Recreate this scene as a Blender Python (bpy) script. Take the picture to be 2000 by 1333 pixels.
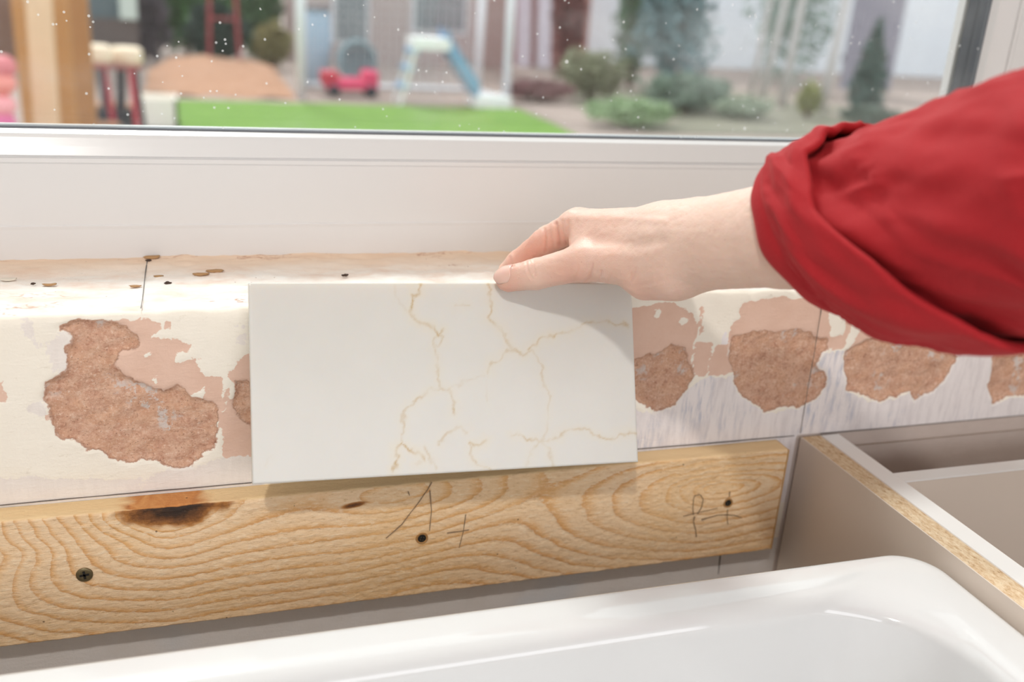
import bpy, bmesh, math, random
import numpy as np
from mathutils import Vector, Matrix
SC = bpy.context.scene
COL = SC.collection
for o in list(bpy.data.objects): bpy.data.objects.remove(o)
random.seed(7); RNG = np.random.default_rng(7)

# ---------------------------------------------------------------- camera
# camera frame (rows: image right, image down, view direction) solved from the edges of the place
M = np.array([[0.95015285, -0.30452113, 0.06690615],
              [-0.04597177, -0.34907925, -0.93596489],
              [0.30837664, 0.88623392, -0.34567802]])
CAM = np.array([0.0, -0.585, 1.2]); FPX = 1944.0; CX, CY = 1000.0, 666.5
cam = bpy.data.cameras.new('camera'); cam_o = bpy.data.objects.new('camera', cam); COL.objects.link(cam_o)
cam.sensor_fit = 'HORIZONTAL'; cam.sensor_width = 36.0; cam.lens = 36.0 * FPX / 2000.0
cam.clip_start = 0.02; cam.clip_end = 200
R3 = np.stack([M[0], -M[1], -M[2]], 1)
cam_o.matrix_world = Matrix([list(R3[i]) + [CAM[i]] for i in range(3)] + [[0, 0, 0, 1]])
cam.dof.use_dof = True; cam.dof.focus_distance = 0.612; cam.dof.aperture_fstop = 5.0
SC.camera = cam_o

# ---------------------------------------------------------------- light
def s2l(c):
    c = c / 255.0
    return c / 12.92 if c <= 0.04045 else ((c + 0.055) / 1.055) ** 2.4
def rgb(r, g, b): return (s2l(r), s2l(g), s2l(b), 1.0)

W = bpy.data.worlds.new('sky'); SC.world = W; W.use_nodes = True
bg = W.node_tree.nodes['Background']
bg.inputs['Color'].default_value = (0.93, 0.97, 1.0, 1); bg.inputs['Strength'].default_value = 1.75
def lamp(name, kind, loc, target, energy, color=(1, 1, 1), **kw):
    l = bpy.data.lights.new(name, kind); l.energy = energy; l.color = color
    for k, v in kw.items(): setattr(l, k, v)
    o = bpy.data.objects.new(name, l); COL.objects.link(o); o.location = loc
    o.rotation_euler = (Vector(target) - Vector(loc)).to_track_quat('-Z', 'Y').to_euler()
    return o
lamp('hazy_sun', 'SUN', (0.4, 6, 6), (0.4 + .6, 6 - 5.2, 0.0), 3.0, (1, .975, .95), angle=math.radians(12))
lamp('ceiling_spot_lamp', 'AREA', (-0.42, -1.25, 2.37), (0.15, -0.05, 0.95), 13.5, (1, .97, .93), shape='DISK', size=0.085)
lamp('rear_fill_light', 'AREA', (0.25, -3.1, 1.78), (0.3, 0, 0.95), 36.0, (.92, .95, 1), shape='RECTANGLE', size=2.9, size_y=1.0)  # soft fill light added behind the camera; no window stands there
SC.view_settings.view_transform = 'Standard'; SC.view_settings.look = 'None'
SC.view_settings.exposure = -0.13; SC.view_settings.gamma = 1.0; SC.view_settings.use_curve_mapping = False
SC.cycles.use_denoising = True; SC.cycles.use_adaptive_sampling = True; SC.cycles.adaptive_threshold = 0.04
SC.cycles.max_bounces = 8; SC.cycles.transparent_max_bounces = 16
SC.cycles.caustics_reflective = False; SC.cycles.caustics_refractive = False
SC.cycles.sample_clamp_indirect = 6.0

# ---------------------------------------------------------------- photo geometry helpers
def ray(x, y): return M.T @ np.array([(x - CX) / FPX, (y - CY) / FPX, 1.0])
def onY(x, y, Y=0.0): d = ray(x, y); return CAM + d * ((Y - CAM[1]) / d[1])
def onZ(x, y, Z): d = ray(x, y); return CAM + d * ((Z - CAM[2]) / d[2])
def at(x, y, depth): return CAM + ray(x, y) * depth
def pix(P):
    v = (np.asarray(P) - CAM) @ M.T
    return np.stack([CX + FPX * v[..., 0] / v[..., 2], CY + FPX * v[..., 1] / v[..., 2]], -1)

# ---------------------------------------------------------------- numpy noise / distance helpers
def _h(i, j, k, s):
    n = (i.astype(np.int64) * 374761393 + j.astype(np.int64) * 668265263 + k.astype(np.int64) * 2147483647 + s * 974634777) & 0xffffffff
    n = ((n ^ (n >> 13)) * 1274126177) & 0xffffffff
    n = ((n ^ (n >> 16)) * 2246822519) & 0xffffffff
    return ((n ^ (n >> 15)) & 0xffffff) / float(0xffffff) * 2 - 1
def vnoise(P, s=0):
    P = np.asarray(P, float); I = np.floor(P); F = P - I; F = F * F * F * (F * (F * 6 - 15) + 10)
    I = I.astype(np.int64); r = 0
    for a in (0, 1):
        for b in (0, 1):
            for c in (0, 1):
                w = (F[..., 0] if a else 1 - F[..., 0]) * (F[..., 1] if b else 1 - F[..., 1]) * (F[..., 2] if c else 1 - F[..., 2])
                r = r + w * _h(I[..., 0] + a, I[..., 1] + b, I[..., 2] + c, s)
    return r
def fbm(P, octv=4, s=0, gain=0.5):
    r = 0; a = 1.0; P = np.asarray(P, float)
    for i in range(octv): r = r + a * vnoise(P * (2 ** i), s + i * 17); a *= gain
    return r
def p3(u, v, w=0.0): return np.stack([u, v, np.zeros_like(u) + w], -1)
def seg_dist(P, A, B):
    d = B - A; t = np.clip(((P - A) @ d) / max(d @ d, 1e-12), 0, 1)
    return np.linalg.norm(P - A - t[:, None] * d, axis=1), t
def poly_sdf(P, poly, margin=0.03):
    poly = np.asarray(poly, float); out = np.full(len(P), -margin)
    lo = poly.min(0) - margin; hi = poly.max(0) + margin
    m = np.all((P > lo) & (P < hi), 1); Q = P[m]
    if not len(Q): return out
    d = np.full(len(Q), 9.0); ins = np.zeros(len(Q), bool); n = len(poly)
    for i in range(n):
        A, B = poly[i], poly[(i + 1) % n]
        dd, _ = seg_dist(Q, A, B); d = np.minimum(d, dd)
        c = (A[1] > Q[:, 1]) != (B[1] > Q[:, 1])
        xx = A[0] + (Q[:, 1] - A[1]) * (B[0] - A[0]) / (B[1] - A[1] if B[1] != A[1] else 1e-12)
        ins ^= c & (Q[:, 0] < xx)
    out[m] = np.clip(np.where(ins, d, -d), -margin, margin)
    return out
def line_dist(P, pts):
    d = np.full(len(P), 1e9)
    for A, B in zip(pts[:-1], pts[1:]):
        d = np.minimum(d, seg_dist(P, np.asarray(A, float), np.asarray(B, float))[0])
    return d
def sstep(a, b, x):
    t = np.clip((x - a) / (b - a), 0, 1); return t * t * (3 - 2 * t)

# ---------------------------------------------------------------- object helpers
def tag(o, label=None, cat=None, group=None, kind=None):
    if label: o['label'] = label
    if cat: o['category'] = cat
    if group: o['group'] = group
    if kind: o['kind'] = kind
    return o
def thing(name, label, cat, loc, group=None):
    o = bpy.data.objects.new(name, None); COL.objects.link(o); o.location = loc; o.empty_display_size = 0.05
    return tag(o, label, cat, group)
def mesh(name, V, F, mat, parent=None, smooth=False, attrs=None, label=None, kind=None, mats=None, mi=None):
    V = np.asarray(V, float)
    off = np.array(world_of(parent)) if parent else np.zeros(3)
    me = bpy.data.meshes.new(name)
    if isinstance(F, np.ndarray):
        F = np.ascontiguousarray(F, dtype=np.int32); k = F.shape[1]
        me.vertices.add(len(V)); me.vertices.foreach_set('co', (V - off).astype(np.float32).ravel())
        me.loops.add(F.size); me.loops.foreach_set('vertex_index', F.ravel())
        me.polygons.add(len(F)); me.polygons.foreach_set('loop_start', np.arange(0, F.size, k, dtype=np.int32))
        me.update(calc_edges=True)
    else:
        me.from_pydata([tuple(v) for v in (V - off)], [], [tuple(int(i) for i in f) for f in F]); me.update()
    if smooth: me.polygons.foreach_set('use_smooth', np.ones(len(me.polygons), bool))
    for k, a in (attrs or {}).items():
        at_ = me.attributes.new(k, 'FLOAT', 'POINT'); at_.data.foreach_set('value', np.asarray(a, np.float32))
    for m in (mats or [mat]): me.materials.append(m)
    if mi is not None: me.polygons.foreach_set('material_index', np.asarray(mi, np.int32))
    o = bpy.data.objects.new(name, me); COL.objects.link(o)
    if parent: o.parent = parent
    if label: o['label'] = label
    if kind: o['kind'] = kind
    return o
def world_of(o):
    v = Vector(o.location); p = o.parent
    while p: v = v + Vector(p.location); p = p.parent
    return v
def from_bm(name, bm, mat, parent=None, smooth=False, label=None, kind=None):
    bmesh.ops.recalc_face_normals(bm, faces=bm.faces)
    me = bpy.data.meshes.new(name); bm.to_mesh(me); bm.free()
    if parent:
        me.transform(Matrix.Translation(-world_of(parent)))
    if smooth: me.polygons.foreach_set('use_smooth', np.ones(len(me.polygons), bool))
    me.materials.append(mat)
    o = bpy.data.objects.new(name, me); COL.objects.link(o)
    if parent: o.parent = parent
    if label: o['label'] = label
    if kind: o['kind'] = kind
    return o
def add_box(bm, x0, x1, y0, y1, z0, z1, bevel=0.0, seg=2, mat4=None):
    r = bmesh.ops.create_cube(bm, size=1.0)
    vs = r['verts']
    for v in vs:
        v.co = Vector(((x0 + x1) / 2 + v.co.x * (x1 - x0), (y0 + y1) / 2 + v.co.y * (y1 - y0), (z0 + z1) / 2 + v.co.z * (z1 - z0)))
    if bevel > 0:
        es = list({e for v in vs for e in v.link_edges})
        rr = bmesh.ops.bevel(bm, geom=es, offset=bevel, segments=seg, affect='EDGES', profile=0.6)
        vs = [v for v in rr['verts']] if rr['verts'] else vs
    if mat4 is not None:
        allv = list({v for v in vs} | {v for f in bm.faces for v in f.verts if f.tag is False and v in vs})
        bmesh.ops.transform(bm, matrix=mat4, verts=allv)
    return vs
def box(name, x0, x1, y0, y1, z0, z1, mat, parent=None, bevel=0.0, kind=None, label=None, seg=2):
    bm = bmesh.new(); add_box(bm, x0, x1, y0, y1, z0, z1, bevel, seg)
    return from_bm(name, bm, mat, parent, False, label, kind)
def tube_vf(pts, rad, n=10, caps=True):
    pts = np.asarray(pts, float); m = len(pts); rad = np.broadcast_to(np.asarray(rad, float), (m,))
    T = np.gradient(pts, axis=0); T /= np.linalg.norm(T, axis=1)[:, None]
    ref = np.array([0, 0, 1.0]) if abs(T[0][2]) < .9 else np.array([1.0, 0, 0]); V = []
    u = np.cross(T[0], ref); u /= np.linalg.norm(u)
    for i in range(m):
        u = u - T[i] * (u @ T[i]); u /= np.linalg.norm(u); w = np.cross(T[i], u)
        for k in range(n):
            a = 2 * math.pi * k / n; V.append(pts[i] + rad[i] * (math.cos(a) * u + math.sin(a) * w))
    F = [(i * n + k, i * n + (k + 1) % n, (i + 1) * n + (k + 1) % n, (i + 1) * n + k) for i in range(m - 1) for k in range(n)]
    if caps: F += [tuple(range(n))[::-1], tuple(range((m - 1) * n, m * n))]
    return V, F
class MB:
    def __init__(s): s.V = []; s.F = []
    def add(s, V, F):
        b = len(s.V); s.V += [tuple(v) for v in V]; s.F += [tuple(i + b for i in f) for f in F]; return s
    def tube(s, pts, rad, n=10): return s.add(*tube_vf(pts, rad, n))
    def bar(s, a, b, w, h, up=(0, 0, 1)):
        a = np.array(a, float); b = np.array(b, float); t = (b - a) / np.linalg.norm(b - a)
        u = np.cross(t, np.array(up, float)); u /= np.linalg.norm(u); v = np.cross(u, t)
        V = [p + sx * w / 2 * u + sy * h / 2 * v for p in (a, b) for sx, sy in ((-1, -1), (1, -1), (1, 1), (-1, 1))]
        return s.add(V, [(0, 3, 2, 1), (4, 5, 6, 7), (0, 1, 5, 4), (1, 2, 6, 5), (2, 3, 7, 6), (3, 0, 4, 7)])
    def box(s, x0, x1, y0, y1, z0, z1):
        V = [(x, y, z) for x in (x0, x1) for y in (y0, y1) for z in (z0, z1)]
        return s.add(V, [(0, 1, 3, 2), (4, 6, 7, 5), (0, 4, 5, 1), (2, 3, 7, 6), (0, 2, 6, 4), (1, 5, 7, 3)])
    def build(s, name, mat, parent=None, smooth=False, label=None, kind=None):
        return mesh(name, s.V, s.F, mat, parent, smooth, label=label, kind=kind)
def grid_faces(nu, nv, close_v=False):
    i = np.arange(nu - 1)[:, None]; j = np.arange(nv if close_v else nv - 1)[None, :]; j2 = (j + 1) % nv
    return np.stack([i * nv + j, (i + 1) * nv + j, (i + 1) * nv + j2, i * nv + j2], -1).reshape(-1, 4)

# ---------------------------------------------------------------- material helper
class Mat:
    def __init__(s, name, rough=0.6, color=(0.8, 0.8, 0.8, 1), **kw):
        s.m = bpy.data.materials.new(name); s.m.use_nodes = True; s.t = s.m.node_tree
        s.b = s.t.nodes['Principled BSDF']; s.out = s.t.nodes['Material Output']
        s.set('Base Color', color); s.set('Roughness', rough)
        for k, v in kw.items(): s.set(k.replace('_', ' '), v)
    def set(s, k, v):
        i = s.b.inputs[k]
        if hasattr(v, 'is_output') or isinstance(v, bpy.types.NodeSocket): s.t.links.new(v, i)
        else: i.default_value = v
    def n(s, typ, **kw):
        x = s.t.nodes.new(typ)
        for k, v in kw.items(): setattr(x, k, v)
        return x
    def _in(s, x, i, v):
        if isinstance(v, bpy.types.NodeSocket): s.t.links.new(v, x.inputs[i])
        elif v is not None: x.inputs[i].default_value = v
    def pos(s): return s.n('ShaderNodeTexCoord').outputs['Object']
    def mapping(s, vec, scale=(1, 1, 1), rot=(0, 0, 0)):
        x = s.n('ShaderNodeMapping'); s._in(x, 'Vector', vec); x.inputs['Scale'].default_value = scale; x.inputs['Rotation'].default_value = rot
        return x.outputs[0]
    def noise(s, scale, detail=4, rough=.55, vec=None, dist=0.0, out='Fac'):
        x = s.n('ShaderNodeTexNoise'); s._in(x, 'Vector', vec if vec is not None else s.pos())
        x.inputs['Scale'].default_value = scale; x.inputs['Detail'].default_value = detail
        x.inputs['Roughness'].default_value = rough; x.inputs['Distortion'].default_value = dist
        return x.outputs[out]
    def voro(s, scale, vec=None, feature='F1', out='Distance', rnd=1.0):
        x = s.n('ShaderNodeTexVoronoi', feature=feature); s._in(x, 'Vector', vec if vec is not None else s.pos())
        x.inputs['Scale'].default_value = scale; x.inputs['Randomness'].default_value = rnd
        return x.outputs[out]
    def attr(s, name): x = s.n('ShaderNodeAttribute', attribute_name=name); return x.outputs['Fac']
    def math(s, op, a, b=None, c=None, clamp=False):
        x = s.n('ShaderNodeMath', operation=op, use_clamp=clamp)
        for i, v in enumerate((a, b, c)): s._in(x, i, v)
        return x.outputs[0]
    def ss(s, v, a, b, lo=0.0, hi=1.0):
        x = s.n('ShaderNodeMapRange', interpolation_type='SMOOTHSTEP'); s._in(x, 0, v)
        for i, q in enumerate((a, b, lo, hi)): s._in(x, i + 1, q)
        return x.outputs[0]
    def mix(s, f, a, b, mode='MIX'):
        x = s.n('ShaderNodeMix', data_type='RGBA', blend_type=mode); s._in(x, 0, f); s._in(x, 6, a); s._in(x, 7, b)
        return x.outputs[2]
    def ramp(s, v, stops):
        x = s.n('ShaderNodeValToRGB'); e = x.color_ramp.elements; s._in(x, 0, v)
        while len(e) < len(stops): e.new(0.5)
        for q, (p, c) in zip(e, stops): q.position = p; q.color = c
        return x.outputs[0]
    def bump(s, h, strength=.3, dist=.001, normal=None):
        x = s.n('ShaderNodeBump'); x.inputs['Strength'].default_value = strength; x.inputs['Distance'].default_value = dist
        s._in(x, 'Height', h)
        if normal is not None: s._in(x, 'Normal', normal)
        s.t.links.new(x.outputs[0], s.b.inputs['Normal']); return x.outputs[0]
def plain(name, c, rough=.6, var=.06, scale=12, **kw):
    """one colour with slight natural variation"""
    m = Mat(name, rough, **kw); c = tuple(c)
    hi = tuple(min(1, x * (1 + var)) for x in c[:3]) + (1,); lo = tuple(x * (1 - var) for x in c[:3]) + (1,)
    m.set('Base Color', m.mix(m.noise(scale, 3), lo, hi)); return m.m
# ---------------------------------------------------------------- shared materials
WHITE_PVC = plain('white_pvc', rgb(222, 220, 219), .22, .015, 3)
PAINT = plain('white_room_paint', rgb(232, 228, 222), .8, .03, 3)
FLOOR = plain('grey_screed_floor', rgb(196, 190, 184), .8, .1, 5)
GASKET = plain('grey_rubber', rgb(98, 102, 108), .5, .1)
def spacer_mat():
    m = Mat('spacer_metal', .4, rgb(74, 78, 84)); m.set('Metallic', .3); return m.m
def glass_mat():
    m = Mat('window_glass')
    tr = m.n('ShaderNodeBsdfTransparent'); tr.inputs['Color'].default_value = (.975, .985, .98, 1)
    gl = m.n('ShaderNodeBsdfGlossy'); gl.inputs['Roughness'].default_value = .01
    lw = m.n('ShaderNodeLayerWeight'); lw.inputs['Blend'].default_value = .5
    fres = m.math('MULTIPLY_ADD', m.math('POWER', lw.outputs['Facing'], 4.0), .6, .022)
    s1 = m.n('ShaderNodeMixShader'); m.t.links.new(fres, s1.inputs[0])
    m.t.links.new(tr.outputs[0], s1.inputs[1]); m.t.links.new(gl.outputs[0], s1.inputs[2])
    df = m.n('ShaderNodeBsdfDiffuse'); df.inputs['Color'].default_value = (.9, .9, .9, 1)
    tl = m.n('ShaderNodeBsdfTranslucent'); tl.inputs['Color'].default_value = (.9, .9, .9, 1)
    ds = m.n('ShaderNodeMixShader'); ds.inputs[0].default_value = .5
    m.t.links.new(df.outputs[0], ds.inputs[1]); m.t.links.new(tl.outputs[0], ds.inputs[2])
    # dried dust specks; faint smears that also paint a haze over the view
    sel = m.math('GREATER_THAN', m.noise(17, 2, .6), .46)
    sp = m.math('MULTIPLY', m.math('LESS_THAN', m.voro(78), .07), sel)
    sp2 = m.math('MULTIPLY', m.math('LESS_THAN', m.voro(26), .036), m.math('GREATER_THAN', m.noise(9, 2), .5))
    sm = m.ss(m.noise(5, 5, .65, vec=m.mapping(m.pos(), (1, 1, 2.2))), .45, .8, 0.004, .07)
    f = m.math('MAXIMUM', m.math('MULTIPLY', m.math('MAXIMUM', sp, sp2), .5), sm)
    s2 = m.n('ShaderNodeMixShader'); m.t.links.new(f, s2.inputs[0])
    m.t.links.new(s1.outputs[0], s2.inputs[1]); m.t.links.new(ds.outputs[0], s2.inputs[2])
    m.t.links.new(s2.outputs[0], m.out.inputs[0]); return m.m
SPACER = spacer_mat(); GLASS = glass_mat()

# ---------------------------------------------------------------- room shell
WX0, WX1, WZ0, WZ1 = -1.24, 0.745, 1.0, 2.04           # window opening
SX0, SX1 = -0.62, 1.06                                   # stripped stretch of wall in view
RX0, RX1, RY, RZ = -2.0, 2.1, -3.3, 2.4
box('floor', RX0, RX1, RY, 0.0, -.1, 0, FLOOR, kind='structure')
box('ceiling', RX0, RX1, RY, 0.25, RZ, RZ + .1, PAINT, kind='structure')
box('wall_left', RX0 - .1, RX0, RY, 0.25, 0, RZ, PAINT, kind='structure')
box('wall_right', RX1, RX1 + .1, RY, 0.25, 0, RZ, PAINT, kind='structure')
box('wall_back', RX0 - .1, RX1 + .1, RY - .1, RY, 0, RZ, PAINT, kind='structure')

def crop(pts, ox, oy, s): return [(ox + x / s, oy + y / s) for x, y in pts]
def wallxz(pts): return np.array([onY(x, y, 0.0)[[0, 2]] for x, y in pts])
L6 = lambda p: wallxz(crop(p, 0, 470, 2.515)); R8 = lambda p: wallxz(crop(p, 1200, 540, 2.5))
rough_polys = [
 L6([(220,700),(270,660),(320,640),(315,570),(350,470),(335,430),(305,440),(300,410),(360,390),(560,385),(640,430),(690,480),(690,530),(600,545),(575,600),(610,660),(680,700),(760,730),(810,740),(870,705),(910,745),(960,775),(1060,800),(1082,850),(1075,960),(1040,1020),(980,1060),(940,1110),(860,1115),(760,1085),(660,1085),(560,1060),(480,1020),(430,1015),(390,985),(300,970),(260,910),(240,850),(215,760)]),
 L6([(1160,700),(1200,680),(1235,690),(1245,930),(1190,900),(1150,840)]),
 R8([(-300,420),(85,410),(200,380),(290,322),(350,345),(370,430),(385,490),(350,560),(290,640),(210,665),(180,640),(110,610),(60,560),(-300,600)]),
 R8([(580,290),(660,265),(730,270),(790,280),(880,270),(960,270),(1000,300),(1055,310),(1050,340),(1020,370),(985,430),(1020,470),(1025,540),(980,600),(900,640),(830,645),(800,630),(740,660),(700,620),(640,590),(600,550),(580,480),(565,400)]),
 R8([(1130,360),(1220,320),(1300,290),(1390,310),(1480,255),(1690,270),(1680,400),(1640,460),(1560,560),(1470,605),(1440,565),(1280,610),(1200,570),(1130,550),(1120,460)]),
 R8([(1890,270),(2100,265),(2130,420),(2090,560),(2000,580),(1920,590),(1850,615),(1835,520),(1860,370)]),
]
smooth_polys = [
 L6([(560,378),(720,372),(772,400),(778,450),(720,480),(860,490),(940,515),(930,545),(870,560),(870,600),(960,590),(1000,660),(1050,665),(1085,670),(1120,655),(1160,640),(1200,570),(1260,560),(1260,1050),(1100,1072),(1075,960),(1000,700),(930,790),(880,740),(800,770),(700,740),(590,690),(545,600),(545,520),(560,378)]),
 L6([(788,395),(828,392),(832,445),(800,455)]), L6([(-20,700),(15,690),(8,720),(25,790),(20,812),(-20,805)]),
 L6([(215,850),(240,860),(245,895),(225,890)]), L6([(440,1135),(462,1128),(465,1142),(442,1143)]), L6([(955,575),(975,560),(995,578),(970,588)]),
 R8([(-300,160),(40,155),(130,135),(200,125),(290,120),(335,150),(350,180),(385,180),(410,240),(405,290),(398,330),(590,330),(590,470),(400,495),(380,480),(200,560),(-300,560)]),
 R8([(560,240),(600,210),(610,170),(640,130),(720,105),(860,95),(1000,110),(1055,125),(1060,320),(560,330)]),
 R8([(1050,290),(1150,285),(1130,345),(1120,352),(1050,350)]), R8([(1140,175),(1168,170),(1150,290),(1120,290)]),
 R8([(1240,190),(1500,230),(1400,320),(1150,345),(1200,290)]),
 R8([(418,140),(430,145),(438,260),(425,285),(418,240)]),
]
islands = [R8([(195,155),(222,158),(222,195),(200,198)]), R8([(335,200),(385,210),(345,245),(325,235)]), L6([(700,555),(740,560),(735,580),(705,578)]),
           L6([(745,670),(775,672),(772,692),(750,690)]), R8([(480,200),(505,200),(500,300),(455,540),(445,530),(470,380)]), R8([(395,320),(402,330),(388,460),(376,470),(382,400)]),
           L6([(1070,890),(1095,890),(1095,960),(1080,1010),(1065,1010),(1075,950)]), L6([(1100,590),(1110,590),(1110,640),(1150,700),(1160,780),(1140,790),(1115,720),(1105,850),(1098,850),(1098,640)])]
lilac_polys = [
 R8([(-300,600),(90,640),(180,660),(280,655),(350,570),(450,490),(580,490),(600,560),(740,665),(900,650),(1020,580),(985,440),(1020,370),(1060,358),(1120,365),(1130,560),(1270,620),(1450,575),(1560,560),(1690,330),(1690,270),(1890,270),(1835,520),(1850,615),(2000,590),(2300,400),(2600,400),(2600,1100),(-300,1100)]),
 L6([(1050,1080),(1140,1050),(1300,1040),(1300,1400),(700,1400),(700,1235),(740,1150),(860,1115),(940,1112)]),
 L6([(-500,1200),(200,1160),(420,1170),(700,1170),(720,1400),(-500,1400)]),
 L6([(100,395),(150,390),(180,440),(170,500),(215,525),(190,530),(150,490),(105,450)]), L6([(205,520),(270,460),(350,430),(350,480),(320,560),(320,640),(250,640),(240,560)]),
 L6([(1150,490),(1220,480),(1220,525),(1160,520)]), L6([(1165,432),(1215,428),(1215,442),(1170,445)]), L6([(150,790),(215,770),(215,860),(120,855)]),
 R8([(515,320),(540,280),(560,300),(570,400),(530,390)]),
]
def wall_front():
    dx = .002; xs = np.arange(SX0, SX1 + 1e-6, dx)
    zc = np.concatenate([np.arange(.50, .995, .002), []]); r = .004; prof = [(0.0, z) for z in zc]
    for a in np.linspace(0, math.pi / 2, 5): prof.append((r - r * math.cos(a), 1.001 - r + r * math.sin(a)))
    prof += [(y, 1.001) for y in np.arange(r + .0025, .1215, .0025)]
    prof = np.array(prof); nu, nv = len(xs), len(prof)
    X = np.repeat(xs[:, None], nv, 1).ravel(); Y = np.tile(prof[:, 0], nu); Z = np.tile(prof[:, 1], nu)
    face = Y < r * 1.01
    Q = np.stack([X, Z], 1)
    wv = np.stack([fbm(p3(X * 160, Z * 160), 3, 3), fbm(p3(X * 160, Z * 160), 3, 9)], 1) * .0017 + np.stack([fbm(p3(X * 40, Z * 40), 2, 5), fbm(p3(X * 40, Z * 40), 2, 8)], 1) * .0012
    Qw = Q + wv
    sd = lambda polys: np.max([poly_sdf(Qw, p) for p in polys], 0)
    B = sd(rough_polys); A = np.maximum(sd(smooth_polys), B + .0005); I = sd(islands); C = sd(lilac_polys)
    A = np.where(A > -I, np.minimum(A, -I), A); A = np.where(B > 0, np.maximum(A, B), A)
    A = np.where(face, A, -.03); B = np.where(face, B, -.03); C = np.where(face, C, -.03)
    tail = np.where(face, 1, 0)
    # relief: broken plaster sits lower and is gritty, edges of the paint film lift a little
    bm_ = sstep(-.0006, .0022, B); am = sstep(-.0008, .0008, A)
    grit = fbm(p3(X * 300, Z * 420), 3, 21) * .0007 + fbm(p3(X * 70, Z * 95), 3, 33) * .0011
    dep = am * .0006 + bm_ * (.0022 + grit) + (1 - am) * fbm(p3(X * 35, Z * 60), 3, 41) * .00025
    dep += sstep(0, .001, C) * .0003 * (1 - am)
    seam = sstep(.01, 0, np.abs(B)) * fbm(p3(X * 120, Z * 120), 2, 55) * .0004
    Yd = np.where(face, Y + dep + seam, Y)
    top = ~face
    und = fbm(p3(X * 24, Y * 30), 4, 61) * .0011 + fbm(p3(X * 120, Y * 160), 3, 71) * .00045
    chip = sstep(.35, .8, fbm(p3(X * 18, Y * 40), 3, 77)) * -.0012
    Zd = np.where(top, Z + (und + chip) * sstep(.0, .012, Y), Z)
    lip = fbm(p3(X * 55, X * 0 + .3), 4, 91)                      # uneven, chipped front arris
    near = np.exp(-((Y - 0) ** 2) / (2 * .006 ** 2)) * np.exp(-((Z - 1.001) ** 2) / (2 * .006 ** 2))
    Zd = Zd + near * (lip * .0016 - .0006); Yd = Yd + near * (np.abs(lip) * .0012)
    V = np.stack([X, Yd, Zd], 1); F = grid_faces(nu, nv)
    below = np.where(face, .7925 - Z, -.03); grey = np.where(face, np.minimum(.8828 - Z, X - .44), -.03)
    m = Mat('stripped_plaster', .85)
    a, b, c = m.attr('smooth_plaster'), m.attr('rough_plaster'), m.attr('skim'); n1 = m.noise(420, 4, .6); n2 = m.noise(90, 5, .6)
    jag = m.math('MULTIPLY', m.math('SUBTRACT', n1, .5), .0030)
    jagc = m.math('MULTIPLY', m.math('SUBTRACT', m.noise(260, 6, .7), .5), .010)
    cream = m.mix(m.noise(14, 5, .6), rgb(240, 230, 214), rgb(248, 241, 229))
    cream = m.mix(m.ss(m.noise(60, 5, .7, vec=m.mapping(m.pos(), (1, 1, 2.5))), .60, .72, 0, .5), cream, rgb(206, 192, 172))
    st = m.noise(120, 5, .7, vec=m.mapping(m.pos(), (1.6, 1, .22)))
    skim = m.mix(m.ss(st, .40, .7), rgb(238, 230, 228), rgb(222, 213, 212))
    xyz = m.n('ShaderNodeSeparateXYZ'); m._in(xyz, 0, m.pos()); right = m.ss(xyz.outputs[0], .10, .26)
    skim = m.mix(m.math('MULTIPLY', m.math('SUBTRACT', 1.0, right), .72), skim, rgb(236, 226, 216))
    skim = m.mix(m.math('MULTIPLY', m.math('MULTIPLY', m.math('MULTIPLY', m.ss(m.noise(16, 3), .5, .68), m.ss(st, .45, .62)), right), .8), skim, rgb(178, 184, 202))
    pink = m.mix(m.noise(45, 5, .65), rgb(218, 178, 156), rgb(234, 202, 184))
    pink = m.mix(m.ss(m.noise(210, 4, .7), .66, .74, 0, .6), pink, rgb(228, 210, 196))
    rg = m.ramp(m.noise(190, 6, .75), [(.22, rgb(150, 98, 74)), (.40, rgb(206, 156, 130)), (.60, rgb(226, 184, 158)), (.82, rgb(242, 214, 194))])
    rg = m.mix(m.ss(n2, .42, .66, 0, .45), rg, rgb(222, 172, 138))
    g2 = m.noise(620, 3, .7); rg = m.mix(m.ss(g2, .54, .70, 0, .6), rg, rgb(244, 218, 198)); rg = m.mix(m.ss(g2, .44, .30, 0, .55), rg, rgb(158, 106, 80))
    rg = m.mix(m.ss(m.noise(130, 5, .7, vec=m.mapping(m.pos(), (.6, 1, 2.2))), .58, .7, 0, .5), rg, rgb(238, 206, 184))
    rg = m.mix(m.ss(m.voro(300), .13, .08, 0, .55), rg, rgb(112, 66, 46))
    pit = m.math('MULTIPLY', m.ss(m.noise(30, 2), .57, .64), m.ss(m.noise(170, 5, .7), .5, .58)); rg = m.mix(m.math('MULTIPLY', pit, .8), rg, rgb(222, 212, 206))
    ma = m.ss(m.math('ADD', a, jag), -.00025, .00025); mb = m.ss(m.math('ADD', b, jag), -.0004, .0004); mc = m.ss(m.math('ADD', c, jagc), -.0006, .0006)
    col = m.mix(mc, cream, skim); col = m.mix(ma, col, pink); col = m.mix(mb, col, rg)
    rim = m.math('MULTIPLY', m.ss(m.math('ABSOLUTE', m.math('ADD', b, jag)), .0010, .0002), .3); col = m.mix(rim, col, rgb(150, 98, 72))
    halo = m.math('MULTIPLY', m.math('MULTIPLY', m.ss(m.math('ABSOLUTE', m.math('SUBTRACT', m.math('ADD', b, jag), -.0012)), .0014, .0003), mc), .7); col = m.mix(halo, col, rgb(240, 232, 224))
    low = m.ss(m.math('ADD', m.attr('below_rail'), 0.0), -.001, .001)
    gcol = m.mix(m.noise(35, 5, .65), rgb(216, 207, 200), rgb(230, 226, 224))
    gcol = m.mix(m.ss(m.noise(9, 3), .5, .66, 0, .7), gcol, rgb(208, 212, 218)); col = m.mix(low, col, gcol)
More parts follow.
